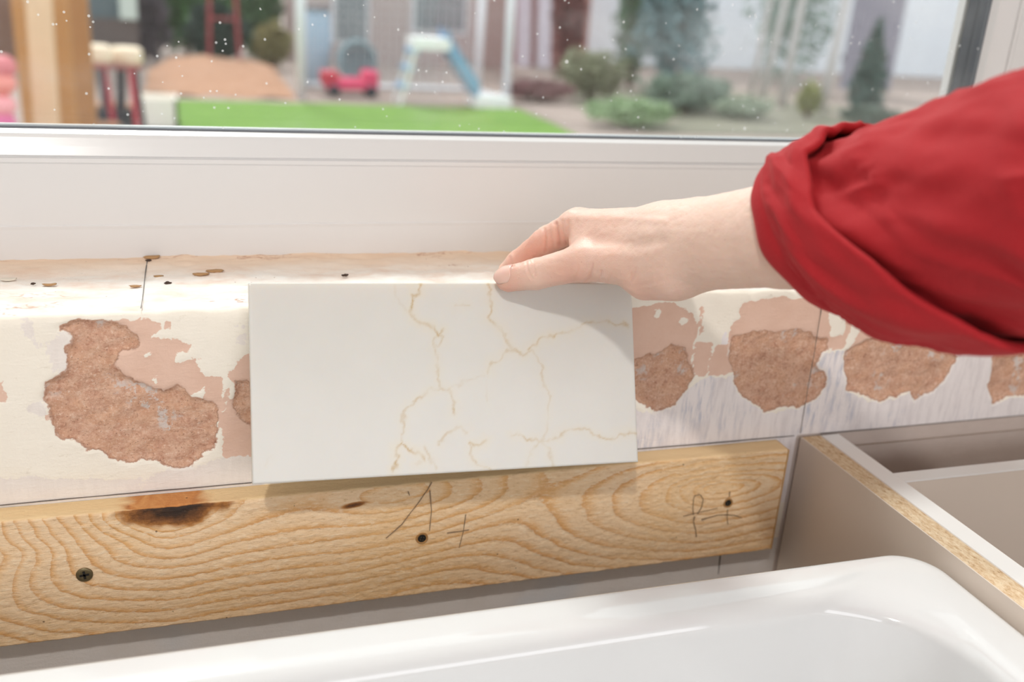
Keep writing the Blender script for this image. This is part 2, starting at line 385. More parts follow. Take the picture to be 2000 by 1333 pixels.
    gr = m.ss(m.attr('grey_band'), -.0005, .0005); col = m.mix(gr, col, m.mix(m.noise(50, 5, .7), rgb(190, 172, 162), rgb(204, 190, 181)))
    # sill: dusty cream and pink plaster, frame's shade painted beige at the back
    tp = m.ss(m.attr('sill_top'), .3, .7)
    sn = m.noise(26, 6, .65, vec=m.mapping(m.pos(), (1, 2.0, 1)))
    sc = m.ramp(sn, [(.3, rgb(234, 208, 192)), (.47, rgb(244, 232, 222)), (.62, rgb(248, 243, 237)), (.8, rgb(238, 220, 206))])
    sc = m.mix(m.ss(m.attr('sill_back_shade'), .055, .112, 0, .8), sc, rgb(238, 206, 176))
    ln = m.math('MULTIPLY', m.ss(m.math('ABSOLUTE', m.math('SUBTRACT', m.noise(16, 4, .6, vec=m.mapping(m.pos(), (1, 3.2, 1))), .5)), .012, .003), m.ss(m.noise(10, 2), .5, .6)); sc = m.mix(m.math('MULTIPLY', ln, .75), sc, rgb(186, 134, 106))
    spk = m.math('MULTIPLY', m.ss(m.voro(150), .10, .06), m.math('GREATER_THAN', m.noise(40, 2), .58)); sc = m.mix(m.math('MULTIPLY', spk, .6), sc, rgb(150, 104, 78))
    col = m.mix(tp, col, sc)
    m.set('Base Color', col)
    h = m.math('ADD', m.math('MULTIPLY', m.noise(700, 4, .7), m.math('ADD', m.math('MULTIPLY', mb, .8), .2)), m.math('MULTIPLY', m.noise(150, 3, .6, vec=m.mapping(m.pos(), (1, 1, 3))), .3))
    m.bump(h, .8, .0014)
    w = mesh('wall_front', V, F, m.m, smooth=True, kind='structure', attrs=dict(smooth_plaster=A, rough_plaster=B, skim=C, below_rail=below, grey_band=grey, sill_top=top.astype(float), sill_back_shade=np.where(top, Y, 0)))
    # the rest of the same wall, around the stripped stretch and the window opening
    bm = bmesh.new()
    add_box(bm, RX0, SX0, 0, .25, 0, WZ0); add_box(bm, SX1, RX1, 0, .25, 0, WZ0); add_box(bm, SX0, SX1, .0, .25, 0, .501); add_box(bm, SX0, SX1, .012, .25, .5, .992)
    add_box(bm, RX0, WX0, 0, .25, WZ0, RZ); add_box(bm, WX1, RX1, 0, .25, WZ0 + .0005, RZ); add_box(bm, WX0, WX1, 0, .25, WZ1, RZ)
    from_bm('wall_front.001', bm, PAINT, kind='structure')
wall_front()

# ---------------------------------------------------------------- window: frame lofted round the opening
win = thing('window_1', 'white plastic double glazed window above the plastered sill, looking onto the garden', 'window', (-0.25, .15, 1.0)); win['kind'] = 'structure'
GX0, GX1, GZ0, GZ1 = -1.15, .655, 1.0848, 1.95
def ring_loft(name, prof, mat, parent, smooth=False):
    V = []; n = len(prof)
    for o, y in prof:
        V += [(GX0 - o, y, GZ0 - o), (GX1 + o, y, GZ0 - o), (GX1 + o, y, GZ1 + o), (GX0 - o, y, GZ1 + o)]
    F = [(i * 4 + k, i * 4 + (k + 1) % 4, ((i + 1) % n) * 4 + (k + 1) % 4, ((i + 1) % n) * 4 + k) for i in range(n) for k in range(4)]
    bm = bmesh.new(); vs = [bm.verts.new(v) for v in V]
    for f in F: bm.faces.new([vs[i] for i in f])
    return from_bm(name, bm, mat, parent, smooth)
ring_loft('frame', [(.012, .134), (.0006, .134), (0, .1336), (.0002, .1326), (.0021, .1270), (.0028, .1262), (.0044, .1252), (.0095, .1224), (.0148, .1196), (.0154, .1196), (.0156, .1202), (.0164, .1202), (.0167, .1180),
   (.0195, .1178), (.0197, .1183), (.0201, .1183), (.0203, .1178), (.0612, .1178), (.0616, .1172), (.0622, .1172), (.0640, .1174), (.0895, .1174), (.0895, .19), (.02, .19), (.02, .1775), (.0040, .1775), (.0034, .177), (.0032, .1685), (.0038, .168), (.012, .168)], WHITE_PVC, win)
ring_loft('gasket', [(.0005, .1366), (-.0012, .1362), (-.0014, .1340), (.0005, .1337)], GASKET, win)
ring_loft('spacer', [(.012, .1385), (.0020, .1385), (.0018, .147), (.0024, .148), (.0024, .150), (.0018, .152), (.0020, .1625), (.012, .1625)], SPACER, win)
for y in (.1345, .1640):
    box('glass_pane', GX0 - .006, GX1 + .006, y, y + .003, GZ0 - .006, GZ1 + .006, GLASS, win)
# ---------------------------------------------------------------- pencil marks as thin strips of graphite
GRAPHITE = plain('pencil_graphite', rgb(96, 90, 88), .6, .2, 200)
GRAPHITE_FAINT = plain('faint_pencil_graphite', rgb(146, 120, 94), .7, .2, 200)
def strip(name, pts, w, nrm, mat, parent=None, label=None, lift=.00025, sub=6, jit=.0002):
    pts = np.asarray(pts, float); nrm = np.asarray(nrm, float)
    t = np.linspace(0, len(pts) - 1, (len(pts) - 1) * sub + 1)
    P = np.stack([np.interp(t, np.arange(len(pts)), pts[:, k]) for k in range(3)], 1)
    T = np.gradient(P, axis=0); S = np.cross(T, nrm); S /= np.linalg.norm(S, axis=1)[:, None]
    P = P + S * (vnoise(p3(t * 1.7, t * 0), len(pts)) * jit)[:, None] + nrm * lift
    ww = w * (.75 + .35 * vnoise(p3(t * 2.3, t * 0 + 4), 3))[:, None] / 2
    V = np.concatenate([P - S * ww, P + S * ww, P - S * ww - nrm * lift * .9, P + S * ww - nrm * lift * .9]); n = len(P)
    F = []
    for i in range(n - 1):
        F += [(i, i + 1, n + i + 1, n + i), (2 * n + i, 2 * n + i + 1, i + 1, i), (n + i, n + i + 1, 3 * n + i + 1, 3 * n + i)]
    return mesh(name, V, F, mat, parent, label=label)

# ---------------------------------------------------------------- timber batten screwed to the wall
BX0, BX1, BZ0, BZ1, BY = -.445, .4228, .7945, .8807, -.0171
batten = thing('timber_batten', 'long sawn softwood batten with a dark knot screwed along the wall below the tile', 'batten', (-.1, 0, BZ0))
def build_batten():
    du = .0011; us = np.arange(BX0, BX1 + 1e-9, du); nu = len(us)
    # front face rows (top->bottom), top face rows (front->back), both in one grid that wraps over the arris
    tops = np.arange(0, .0166, .0012); fr = np.arange(.0008, BZ1 - BZ0, .0011)
    prof = [(0.0 - y0, BZ1) for y0 in []]
    prof = [(-t_, BZ1) for t_ in tops] + [(BY, BZ1 - v) for v in fr] + [(BY, BZ0), (0, BZ0)]
    prof = np.array(prof); nv = len(prof)
    X = np.repeat(us[:, None], nv, 1).ravel(); Y = np.tile(prof[:, 0], nu); Z = np.tile(prof[:, 1], nu)
    isf = np.abs(Y - BY) < 1e-6; v = BZ1 - Z
    kx, kv = -.0150, .0035                                    # the knot on the upper arris
    wx = X + fbm(p3(X * 22, v * 40), 3, 5) * .0045; wv = v + fbm(p3(X * 11, v * 30), 3, 6) * .0022 + fbm(p3(X * 160, v * 160), 2, 16) * .00035
    def phi(wx, wv):
        g = wv * 1000.0; s = (wx - kx) * 1000.0
        # growth rings: nested ellipses round the knot, drawn out along the grain to the right ...
        al = 1.05 + .55 * sstep(20, 70, g); ar_ = 1.25 + 2.6 * sstep(0, 150, s)
        a1 = np.where(s < 0, al, ar_)
        p1 = np.sqrt((s / a1) ** 2 + (g + 4) ** 2 + 1.0)
        # ... and a second, flatter set round the clear patch near the right end
        s2 = (wx - .372) * 1000.0; g2 = g - 27
        a2 = np.where(s2 < 0, 2.6, 3.4); p2 = np.sqrt((s2 / a2) ** 2 + (g2 * np.where(g2 < 0, 1.5, 1.0)) ** 2 + 30) + 4
        p3_ = np.sqrt(((wx - .125) * 1000.0 / 2.6) ** 2 + ((g - 6) * 1.2) ** 2 + 9) + 16
        k = 5.0
        return -k * np.log(np.exp(-p1 / k) + np.exp(-p2 / k) + .8 * np.exp(-p3_ / k))
    P = phi(wx, wv)
    ring = np.interp(P, [0, 14, 26, 40, 60, 90, 140, 260], [0, 4.6, 7.0, 8.8, 11.2, 15.2, 21.0, 34.0])
    kd = np.sqrt(((X - kx - .002) / .034) ** 2 + ((v + .001) / .0165) ** 2) + fbm(p3(X * 110, v * 140), 3, 12) * .13
    k2 = np.sqrt(((X - .096) / .013) ** 2 + ((v - .0115 + (X - .096) * .12) / .0028) ** 2) + fbm(p3(X * 90, v * 120), 2, 13) * .2
    knot = np.clip(1.15 - kd, 0, 1); knot2 = np.clip(1.1 - k2, 0, 1)
    topk = np.where(~isf & (Z > BZ1 - 1e-4), np.clip(1.1 - np.abs((X - kx + .004) / .028) + fbm(p3(X * 80, Y * 150), 2, 19) * .15, 0, 1), 0)
    arr = ring.reshape(nu, nv); jt = len(tops); arr[:, :jt] = arr[:, jt:jt + 1]; arr[:, -2:] = arr[:, -3:-2]; ring = arr.ravel()
    # sawn surface: rough fuzz that stands up in the soft spring wood, small chamfer dents on the arris
    fz = np.where(isf, fbm(p3(X * 260, v * 700), 3, 23) * .00028 + (np.mod(ring, 1) ** 2) * -.00035, 0)
    ar = np.exp(-((Y - BY) ** 2 + (Z - BZ1) ** 2) / (2 * .0012 ** 2)) * (fbm(p3(X * 90, X * 0), 4, 31))
    V = np.stack([X, Y - np.where(isf, fz, 0) + ar * .0006, Z - ar * .0009], 1)
    F = grid_faces(nu, nv)
    n0 = len(V)
    # end caps
    endL = list(range(nv))[::-1]; endR = [(nu - 1) * nv + j for j in range(nv)]
    m = Mat('sawn_pine', .72)
    r_ = m.math('ADD', m.attr('ring'), m.math('MULTIPLY', m.noise(260, 4, .7, vec=m.mapping(m.pos(), (.7, 1, 1.2))), .30))
    fr_ = m.math('FRACT', r_)
    late = m.ramp(fr_, [(0, rgb(240, 208, 170)), (.52, rgb(240, 206, 166)), (.70, rgb(236, 194, 146)), (.86, rgb(226, 172, 112)), (.95, rgb(216, 156, 96)), (1.0, rgb(240, 208, 170))])
    amp = m.ss(m.noise(12, 3), .25, .6, .45, 1.0)
    base = m.mix(amp, rgb(240, 206, 165), late)
    base = m.mix(m.ss(m.noise(7, 3), .45, .7, 0, .35), base, rgb(232, 186, 120))
    fuzz = m.noise(380, 4, .75, vec=m.mapping(m.pos(), (.45, 1, 1.5)))
    base = m.mix(m.ss(fuzz, .50, .68, 0, .5), base, rgb(250, 230, 200)); base = m.mix(m.ss(fuzz, .46, .3, 0, .5), base, rgb(190, 146, 94))
    topc = m.mix(m.noise(60, 4, .6, vec=m.mapping(m.pos(), (.25, 3, 1))), rgb(246, 218, 172), rgb(238, 202, 150)); base = m.mix(m.attr('top_face'), base, topc)
    kn = m.noise(230, 4, .7)
    kcol = m.ramp(m.math('ADD', m.attr('knot'), m.math('MULTIPLY', m.math('SUBTRACT', kn, .5), .6)), [(0, rgb(196, 146, 84)), (.25, rgb(176, 116, 56)), (.5, rgb(120, 74, 36)), (.8, rgb(60, 38, 22)), (1, rgb(46, 30, 20))])
    base = m.mix(m.ss(m.attr('knot'), .05, .35), base, kcol)
    tk = m.ramp(m.noise(80, 4, .6, vec=m.mapping(m.pos(), (1.3, .6, 1)), dist=1.0), [(.3, rgb(168, 96, 42)), (.5, rgb(206, 134, 70)), (.75, rgb(226, 164, 100))])
    base = m.mix(m.ss(m.attr('knot_top'), .1, .5, 0, .95), base, tk)
    pits = m.math('MULTIPLY', m.ss(m.voro(95), .075, .05), m.math('GREATER_THAN', m.noise(28, 2), .56)); base = m.mix(m.math('MULTIPLY', pits, .75), base, rgb(92, 62, 34))
    m.set('Base Color', base)
    m.bump(m.math('ADD', m.math('MULTIPLY', fuzz, .9), m.math('MULTIPLY', fr_, -.35)), .8, .0013)
    o = mesh('plank', V, F, m.m, batten, smooth=False, attrs=dict(ring=ring, knot=np.where(isf, np.maximum(knot, knot2 * .8), 0), knot_top=topk, top_face=(Z > BZ1 - 1e-4) & ~isf))
    b2 = MB(); b2.box(BX1 - .0008, BX1 + .0002, BY, 0, BZ0, BZ1 - .0006); b2.build('sawn_end', plain('sawn_pine_end', rgb(196, 148, 88), .75, .12, 160), batten)
build_batten()
SCREW = Mat('passivated_screw_steel', .38, rgb(128, 116, 88)); SCREW.set('Metallic', .85); SCREW = SCREW.m
DARK = plain('recess_shade', rgb(22, 18, 14), .9, .1)  # near-black puts the shade of screw holes and slots into the colour
HOLE = plain('drilled_wood', rgb(168, 124, 74), .85, .15, 200)
def screw(px, py, r, sunk, label, rot=0.3):
    c = onY(px, py, BY); c[1] = BY - .0003
    def disc(rr, y, n=28, jag=0):
        return [(c[0] + rr * (1 + jag * math.sin(5 * a)) * math.cos(a), y, c[2] + rr * (1 + jag * math.sin(5 * a)) * math.sin(a)) for a in (2 * math.pi * k / n for k in range(n))]
    def loft(radii, name, mat, par, jag=0):
        V = []; n = 28
        for rr, y in radii: V += disc(max(rr, 1e-5), c[1] + y, n, jag)
        F = [(i * n + k, i * n + (k + 1) % n, (i + 1) * n + (k + 1) % n, (i + 1) * n + k) for i in range(len(radii) - 1) for k in range(n)]
        F.append(tuple(range((len(radii) - 1) * n, len(radii) * n)))
        return mesh(name, V, F, mat, par, True)
    if sunk: body = loft([(r * 1.45, .0005), (r * 1.35, -.0004), (r * 1.22, -.0003), (r * 1.02, .00005), (r * .98, .0001)], 'screw', HOLE, batten)
    else: body = loft([(r * 1.06, .0006), (r * 1.05, -.0002), (r * .95, -.0005), (r * .5, -.00055), (r * .2, -.0005)], 'screw', SCREW, batten, .012)
    body['label'] = label
    if sunk: loft([(r * .96, 0), (r * .9, -.00012), (r * .5, -.00014)], 'countersink_shade', DARK, body); h = MB()
    d = MB()
    for a in (rot, rot + math.pi / 2):
        u = np.array([math.cos(a), 0, math.sin(a)]) * r * .60
        cc = np.array([c[0], c[1] - .0006, c[2]])
        if sunk:
            for sg in (-1, 1):
                q = cc + sg * u * .75 + np.array([0, .0003, 0]); d.bar(q - u * .14, q + u * .14, .0007, .0004, (0, 1, 0))
        else: d.bar(cc - u, cc + u, r * .30, .0002, (0, 1, 0))
    d.build('cross_recess', SCREW if sunk else DARK, body)
screw(165, 1123, .0046, False, 'flush cross head screw at the left of the batten', .1)
screw(824, 1052, .0030, True, 'cross head screw sunk in the middle of the batten', .5)
screw(1422, 983, .0027, True, 'cross head screw sunk near the right end of the batten', .9)
fr = lambda p: [onY(x, y, BY - .0003) for x, y in p]
def bmark(p, w=.0007, mat=None): return strip('pencil_mark', fr(p), w, (0, -1, 0), mat or GRAPHITE_FAINT, batten, lift=.0004)
bmark([(843, 942), (835, 958), (812, 989), (785, 1025), (754, 1052)]); bmark([(840, 958), (843, 998), (839, 1037)])
bmark([(873, 1041), (898, 1038), (916, 1035)]); bmark([(910, 1005), (905, 1039), (897, 1070)], .0005); bmark([(797, 960), (800, 968)], .0007)
pm = lambda p: [(1300 + x / 10, 940 + y / 10) for x, y in p]
bmark(pm([(545, 660), (535, 520), (545, 340), (575, 285), (650, 265), (690, 275), (730, 360), (700, 510), (620, 640)]), .0006)
bmark(pm([(560, 690), (545, 800), (585, 960), (600, 1090)]), .0009); bmark(pm([(1255, 200), (1245, 310)]), .0006); bmark(pm([(1215, 560), (1200, 660), (1215, 850)]), .0006)
bmark(pm([(700, 760), (850, 710), (1000, 665), (1200, 655), (1330, 672), (1480, 715)]), .0008); bmark(pm([(340, 685), (600, 620), (1000, 530)]), .0004)

def wmark(p, w=.0008, y=-.0003, mat=None, label='pencil line drawn on the plaster'):
    o = strip('pencil_line', [onY(a, b, y) for a, b in p], w, (0, -1, 0), mat or GRAPHITE, None, lift=.0002); o['kind'] = 'structure'; o['label'] = label; return o  # graphite pencil strip lying on the plaster
wmark([(-120, 998.5), (0, 988), (150, 973.5), (300, 960), (450, 946.8), (600, 934), (900, 908), (1255, 877), (1440, 861.6), (1552, 851.5)], .0009, label='dark pencil line on the wall along the top of the batten')
wmark([(1606, 590), (1600, 630), (1592, 680), (1585, 720), (1574, 780), (1563, 847)], .0006, label='upright pencil line on the wall above the cabinet corner')
wmark([(1602, 848), (1800, 830), (2000, 811.5), (2150, 799)], .0007, label='upper of two level lines on the wall behind the cabinet')
wmark([(1668, 871), (1800, 858), (2000, 839), (2150, 826)], .0006, mat=GRAPHITE_FAINT, label='lower of two level lines on the wall behind the cabinet')
wmark([(1407, 1084), (1403, 1122)], .0010, label='short dark upright line on the wall under the batten')
sl = strip('pencil_line', [onZ(a, b, 1.0016) for a, b in ((287, 512), (282, 550), (278, 585), (275, 604))], .0006, (0, 0, 1), GRAPHITE, None, lift=.0004); sl['kind'] = 'structure'; sl['label'] = 'pencil line squared across the plaster sill left of the tile'

# ---------------------------------------------------------------- marble look sample tile leaning on the sill edge
TBL = onY(493, 947, -.050); TBR = onY(1247, 903, -.055); TU = TBR - TBL; TW = np.linalg.norm(TU); TU = TU / TW
_d = ray(485, 553); TTL = CAM + _d * (-((CAM - TBL) @ TU) / (_d @ TU)); TV = TTL - TBL; TH = np.linalg.norm(TV); TV = TV / TH
TN = np.cross(TU, TV)                                     # outward (towards the room)
if TN[1] > 0: TN = -TN
def tile_uv(x, y):
    d = ray(x, y); t = ((TBL - CAM) @ TN) / (d @ TN); q = CAM + d * t - TBL; return np.array([q @ TU, q @ TV])
def build_tile():
    T7 = lambda p: [tile_uv(480 + x / 2.5, 500 + y / 2.5) for x, y in p]
    veins = [([(800, 130), (855, 135), (850, 175), (805, 185), (815, 230), (805, 280), (850, 335), (920, 355), (945, 390)], 1.0), ([(945, 390), (975, 355)], .9), ([(930, 400), (925, 440), (955, 445), (970, 400), (945, 380)], .55),
     ([(925, 440), (932, 520), (930, 600), (950, 635), (1000, 655), (1020, 710), (1015, 770)], .75), ([(1000, 655), (1060, 615), (1170, 595)], .3), ([(1190, 130), (1200, 200), (1200, 260), (1180, 300), (1250, 360), (1285, 410), (1300, 465), (1340, 475)], .8),
     ([(1190, 570), (1210, 520), (1260, 480), (1310, 460), (1360, 480), (1395, 470)], .8), ([(1375, 460), (1410, 440), (1450, 405), (1505, 395)], 1.0), ([(1505, 395), (1600, 375), (1660, 330), (1730, 318), (1790, 330), (1860, 345)], .7),
     ([(1395, 470), (1430, 520), (1455, 600), (1480, 680), (1470, 780), (1475, 830), (1455, 900)], .55), ([(1190, 570), (1180, 660), (1175, 720)], .2), ([(1300, 885), (1380, 890), (1450, 905), (1520, 880), (1590, 840), (1660, 850), (1760, 890), (1840, 880), (1900, 855)], .8),
     ([(1450, 905), (1400, 960), (1370, 1040)], .6), ([(1450, 905), (1485, 960), (1500, 1030)], .6), ([(760, 905), (765, 820), (770, 760), (800, 725), (860, 695), (900, 655), (960, 635)], .65), ([(745, 985), (725, 970), (755, 925), (810, 945), (860, 965), (880, 995), (850, 960)], 1.3), ([(740, 985), (720, 1050)], 1.2),
     ([(880, 935), (910, 1000), (930, 1045)], .6), ([(950, 905), (980, 865), (1040, 825), (1090, 855)], .55), ([(1090, 915), (1110, 950), (1105, 1000), (1130, 1030), (1200, 1048)], .9), ([(1095, 915), (1120, 930), (1150, 920), (1170, 900)], 1.2), ([(830, 1020), (860, 1010)], .9), ([(735, 130), (740, 200), (790, 280)], .25), ([(1030, 250), (1080, 245)], .5), ([(100, 1030), (130, 980)], .12)]
    du = .0008; nu, nv = int(TW / du) + 1, int(TH / du) + 1
    r = .0008
    U, Vv = np.meshgrid(np.linspace(r, TW - r, nu), np.linspace(r, TH - r, nv), indexing='ij'); U, Vv = U.ravel(), Vv.ravel()
    Q = np.stack([U, Vv], 1); Q = Q + np.stack([fbm(p3(U * 170, Vv * 170), 4, 4), fbm(p3(U * 170, Vv * 170), 4, 14)], 1) * .0016
    f = np.zeros(len(Q)); halo = np.zeros(len(Q)); br = .72 + .5 * fbm(p3(U * 130, Vv * 130), 3, 44)
    for pts, w in veins:
        d = line_dist(Q, T7(pts)); f = np.maximum(f, w * np.exp(-(d / .0008) ** 2) * br * .85); halo = np.maximum(halo, w * np.exp(-(d / .0042) ** 2))
    m = Mat('veined_quartz', .22)
    n = m.noise(30, 4, .6)
    base = m.mix(n, rgb(216, 213, 207), rgb(210, 207, 201))
    base = m.mix(m.math('MULTIPLY', m.attr('halo'), .22), base, rgb(226, 210, 176))
    base = m.mix(m.math('MULTIPLY', m.attr('vein'), m.math('ADD', m.noise(500, 3, .6), .25), clamp=True), base, rgb(188, 158, 106))
    m.set('Base Color', base); m.set('Subsurface Weight', .35); m.set('Subsurface Radius', (1.0, .72, .5)); m.set('Subsurface Scale', .011); m.set('IOR', 1.5)
    t = thing('sample_tile', 'white marble look sample tile with thin ochre veins held against the wall', 'tile', tuple(TBL + TU * TW / 2))
    P = lambda u, v, w: TBL + np.outer(u, TU) + np.outer(v, TV) + np.outer(w, TN)
    th = .0095
    front = P(U, Vv, np.zeros(len(U))); F = grid_faces(nu, nv)
    idx = np.arange(nu * nv).reshape(nu, nv)
    loop = np.concatenate([idx[:, 0], idx[-1, 1:], idx[-2::-1, -1], idx[0, -2:0:-1]])
    Lu, Lv = U[loop], Vv[loop]; su = np.where(Lu < TW / 2, -1, 1) * ((Lu < r * 1.01) | (Lu > TW - r * 1.01)); sv = np.where(Lv < TH / 2, -1, 1) * ((Lv < r * 1.01) | (Lv > TH - r * 1.01))
    rings = [front]; k = len(loop); V = [front]; FF = [F]; prev = loop; base_i = len(front)
    for e, w in ((r * .7, -r * .3), (r, -r), (r, -th + r), (r * .7, -th + r * .3), (0, -th)):
        V.append(P(Lu + su * e, Lv + sv * e, np.full(k, w))); cur = base_i + np.arange(k); base_i += k
        FF.append(np.stack([prev, np.roll(prev, -1), np.roll(cur, -1), cur], 1)); prev = cur
    b = P(np.array([r, TW - r, TW - r, r]), np.array([r, r, TH - r, TH - r]), np.full(4, -th)); V.append(b); FF.append(np.array([[base_i, base_i + 1, base_i + 2, base_i + 3]]))
    V = np.concatenate(V); ext = len(V) - len(f)
    vz = np.concatenate([f, f[loop], f[loop], f[loop] * 0, f[loop] * 0, f[loop] * 0, np.zeros(4)]); hz = np.concatenate([halo, halo[loop], halo[loop], halo[loop] * 0, halo[loop] * 0, halo[loop] * 0, np.zeros(4)])
    o = mesh('slab', V, np.concatenate(FF), m.m, t, True, attrs=dict(vein=vz, halo=hz))
    bm = bmesh.new(); bm.from_mesh(o.data); bmesh.ops.recalc_face_normals(bm, faces=bm.faces); bm.to_mesh(o.data); bm.free()
build_tile()

# ---------------------------------------------------------------- ceramic sink
CERAMIC = plain('white_glazed_fireclay', rgb(219, 219, 219), .09, .008, 4); CERAMIC.node_tree.nodes['Principled BSDF'].inputs['Coat Weight'].default_value = .5
def rrect(x0, x1, y0, y1, r, n=14):
    P = []
    for cx, cy, a0 in ((x1 - r, y1 - r, 0), (x0 + r, y1 - r, 90), (x0 + r, y0 + r, 180), (x1 - r, y0 + r, 270)):
        for k in range(n + 1):
            a = math.radians(a0 + 90 * k / n); P.append((cx + r * math.cos(a), cy + r * math.sin(a)))
    return P
def build_sink():
    X0, X1, Y0, Y1, ZT = -.4455, .4400, -.645, -.1440, .8732
    V = []; F = []; n = None
    def lp(ins, z, r):
        nonlocal n
        p = rrect(X0 + ins, X1 - ins, Y0 + ins, Y1 - ins, r); n = len(p); V.extend([(x, y, z) for x, y in p])
    lp(.10, ZT - .215, .02); lp(.008, ZT - .215, .02); lp(.002, ZT - .212, .024); lp(.0005, ZT - .20, .025)
    for a in np.linspace(0, 90, 7): lp(.008 - .008 * math.cos(math.radians(a)) if a else 0.0, ZT - .008 + .008 * math.sin(math.radians(a)), .026)
    lp(.020, ZT + .0002, .030)
    for a in np.linspace(0, 88, 9): lp(.026 + .013 * math.sin(math.radians(a)), ZT - .013 + .013 * math.cos(math.radians(a)), .030 + .036 * math.sin(math.radians(a)))
    lp(.042, ZT - .06, .066); lp(.045, ZT - .13, .066)
    for a in np.linspace(0, 90, 7): lp(.048 + .03 * (1 - math.cos(math.radians(a))), ZT - .155 - .03 * math.sin(math.radians(a)), .062)
    m = len(V) // n
    for i in range(m - 1):
        for k in range(n): F.append((i * n + k, i * n + (k + 1) % n, (i + 1) * n + (k + 1) % n, (i + 1) * n + k))
    F.append(tuple(range(n))[::-1]); F.append(tuple(range((m - 1) * n, m * n)))
    s = thing('kitchen_sink', 'white glazed ceramic sink with thick rounded rim in front of the batten', 'sink', (0, -.39, ZT - .215))
    bm = bmesh.new(); vs = [bm.verts.new(v) for v in V]
    for f in F: bm.faces.new([vs[i] for i in f])
    from_bm('basin', bm, CERAMIC, s, True)
    d = MB(); st = Mat('drain_steel', .25, rgb(170, 170, 170)); st.set('Metallic', 1.0)
    V2 = []
    for rr, z in ((.045, .0305), (.044, .0325), (.036, .0325), (.034, .0295), (.002, .0290)): V2 += [(-.0 + rr * math.cos(2 * math.pi * k / 32), -.39 + rr * math.sin(2 * math.pi * k / 32), ZT - .215 + z) for k in range(32)]
    d.add(V2, [(i * 32 + k, i * 32 + (k + 1) % 32, (i + 1) * 32 + (k + 1) % 32, (i + 1) * 32 + k) for i in range(4) for k in range(32)]); d.build('drain', st.m, s, True)
build_sink()

# ---------------------------------------------------------------- cabinets
CAB = plain('beige_melamine', rgb(222, 208, 195), .45, .015, 6); EDGE = plain('white_edge_band', rgb(240, 238, 236), .35, .01, 6)
def chip_mat():
    m = Mat('chipboard', .85); p = m.mapping(m.pos(), (1, .45, 1))
    c = m.ramp(m.noise(420, 5, .7, vec=p), [(.25, rgb(160, 116, 74)), (.42, rgb(208, 176, 138)), (.6, rgb(226, 204, 172)), (.8, rgb(240, 226, 202))])
    c = m.mix(m.ss(m.voro(520, vec=p), .16, .10, 0, .7), c, rgb(120, 78, 44)); v = m.voro(330, vec=p, out='Color')
    m.set('Base Color', c); m.bump(m.noise(700, 4, .7, vec=p), .6, .0008); return m.m
CHIP = chip_mat()
CZ = .8818; CXL, CXM, CXR = .4425, .4605, .4768; CYB, CYF = -.0015, -.60
sc = thing('sink_cabinet', 'beige sink cabinet whose side panel has a bare chipboard top edge', 'cabinet', (0, -.3, .1))
def panel(x0, x1, par, name='side_panel'):
    pnl = box(name, x0 + .0009, x1 - .0009, CYF, CYB, .1, CZ, CHIP, par); pnl['label'] = 'panel with a bare chipboard edge'
    for a, b in ((x0, x0 + .0009), (x1 - .0009, x1)): box('melamine_face', a, b, CYF, CYB, .1, CZ + .0001, CAB, pnl)
    return pnl
panel(CXL, CXM, sc); panel(-.4675, -.4495, sc)
box('bottom_panel', -.4495, CXL, CYF, CYB, .1, .118, CAB, sc); box('support_rail', -.4495, CXL, -.24, -.222, .558, .658, CAB, sc); box('support_rail', -.4495, CXL, -.59, -.572, .558, .658, CAB, sc)
bc = thing('base_cabinet', 'white edged base cabinet standing open topped right of the sink cabinet', 'cabinet', (.76, -.3, .1))
def edged(name, x0, x1, y0, y1, par):
    p = box(name, x0, x1, y0, y1, .1, CZ - .0008, CAB, par); box('edge_band', x0, x1, y0, y1, CZ - .0008, CZ + .0002, EDGE, p, bevel=.0003, seg=1); return p
edged('side_panel', CXM + .0004, CXR, CYF, CYB, bc); edged('side_panel', 1.044, 1.060, CYF, CYB, bc)
edged('back_panel', CXR, 1.044, -.0806, -.0672, bc); box('bottom_panel', CXR, 1.044, CYF, -.0806, .1, .116, CAB, bc); edged('front_rail', CXR, 1.044, CYF, -.584, bc)
LEG = plain('black_plastic_leg', rgb(40, 40, 42), .5)
for par, xs in ((sc, (-.42, .40)), (bc, (.52, 1.0))):
    for x in xs:
        for y in (-.54, -.06):
            q = MB(); q.tube([(x, y, .1), (x, y, .012), (x, y, .011), (x, y, 0)], [.016, .016, .024, .024], 16); q.build('leg', LEG, par)

# ---------------------------------------------------------------- crumbs of plaster left on the sill
CR = [plain('plaster_crumb_dark', rgb(70, 52, 42), .9), plain('plaster_crumb_tan', rgb(178, 138, 96), .9), plain('plaster_flake_white', rgb(226, 214, 198), .9)]
crumbs = [(328, 555, .0022, 0, 'small black crumb on the sill left of the tile, nearest its front edge'), (290, 511, .0020, 0, 'tiny dark crumb at the back of the sill by the pencil line'), (309, 541, .0030, 1, 'tan crumb on the sill right of the pencil line'),
          (392, 538, .0052, 1, 'curled tan plaster flake on the sill, left of a pair'), (420, 532, .0056, 1, 'curled tan plaster flake on the sill, right of a pair'), (674, 540, .0022, 0, 'black crumb on the sill behind the top of the tile'),
          (17, 548, .0048, 2, 'thin lifted plaster flake at the left end of the sill'), (65, 556, .0016, 0, 'dark speck on the sill near its left end'), (298, 501, .0060, 1, 'brown sliver lying along the window frame at the back of the sill'), (96, 558, .0040, 1, 'small tan flake on the left part of the sill'), (264, 561, .0035, 1, 'pale tan crumb cluster just left of the pencil line on the sill')]
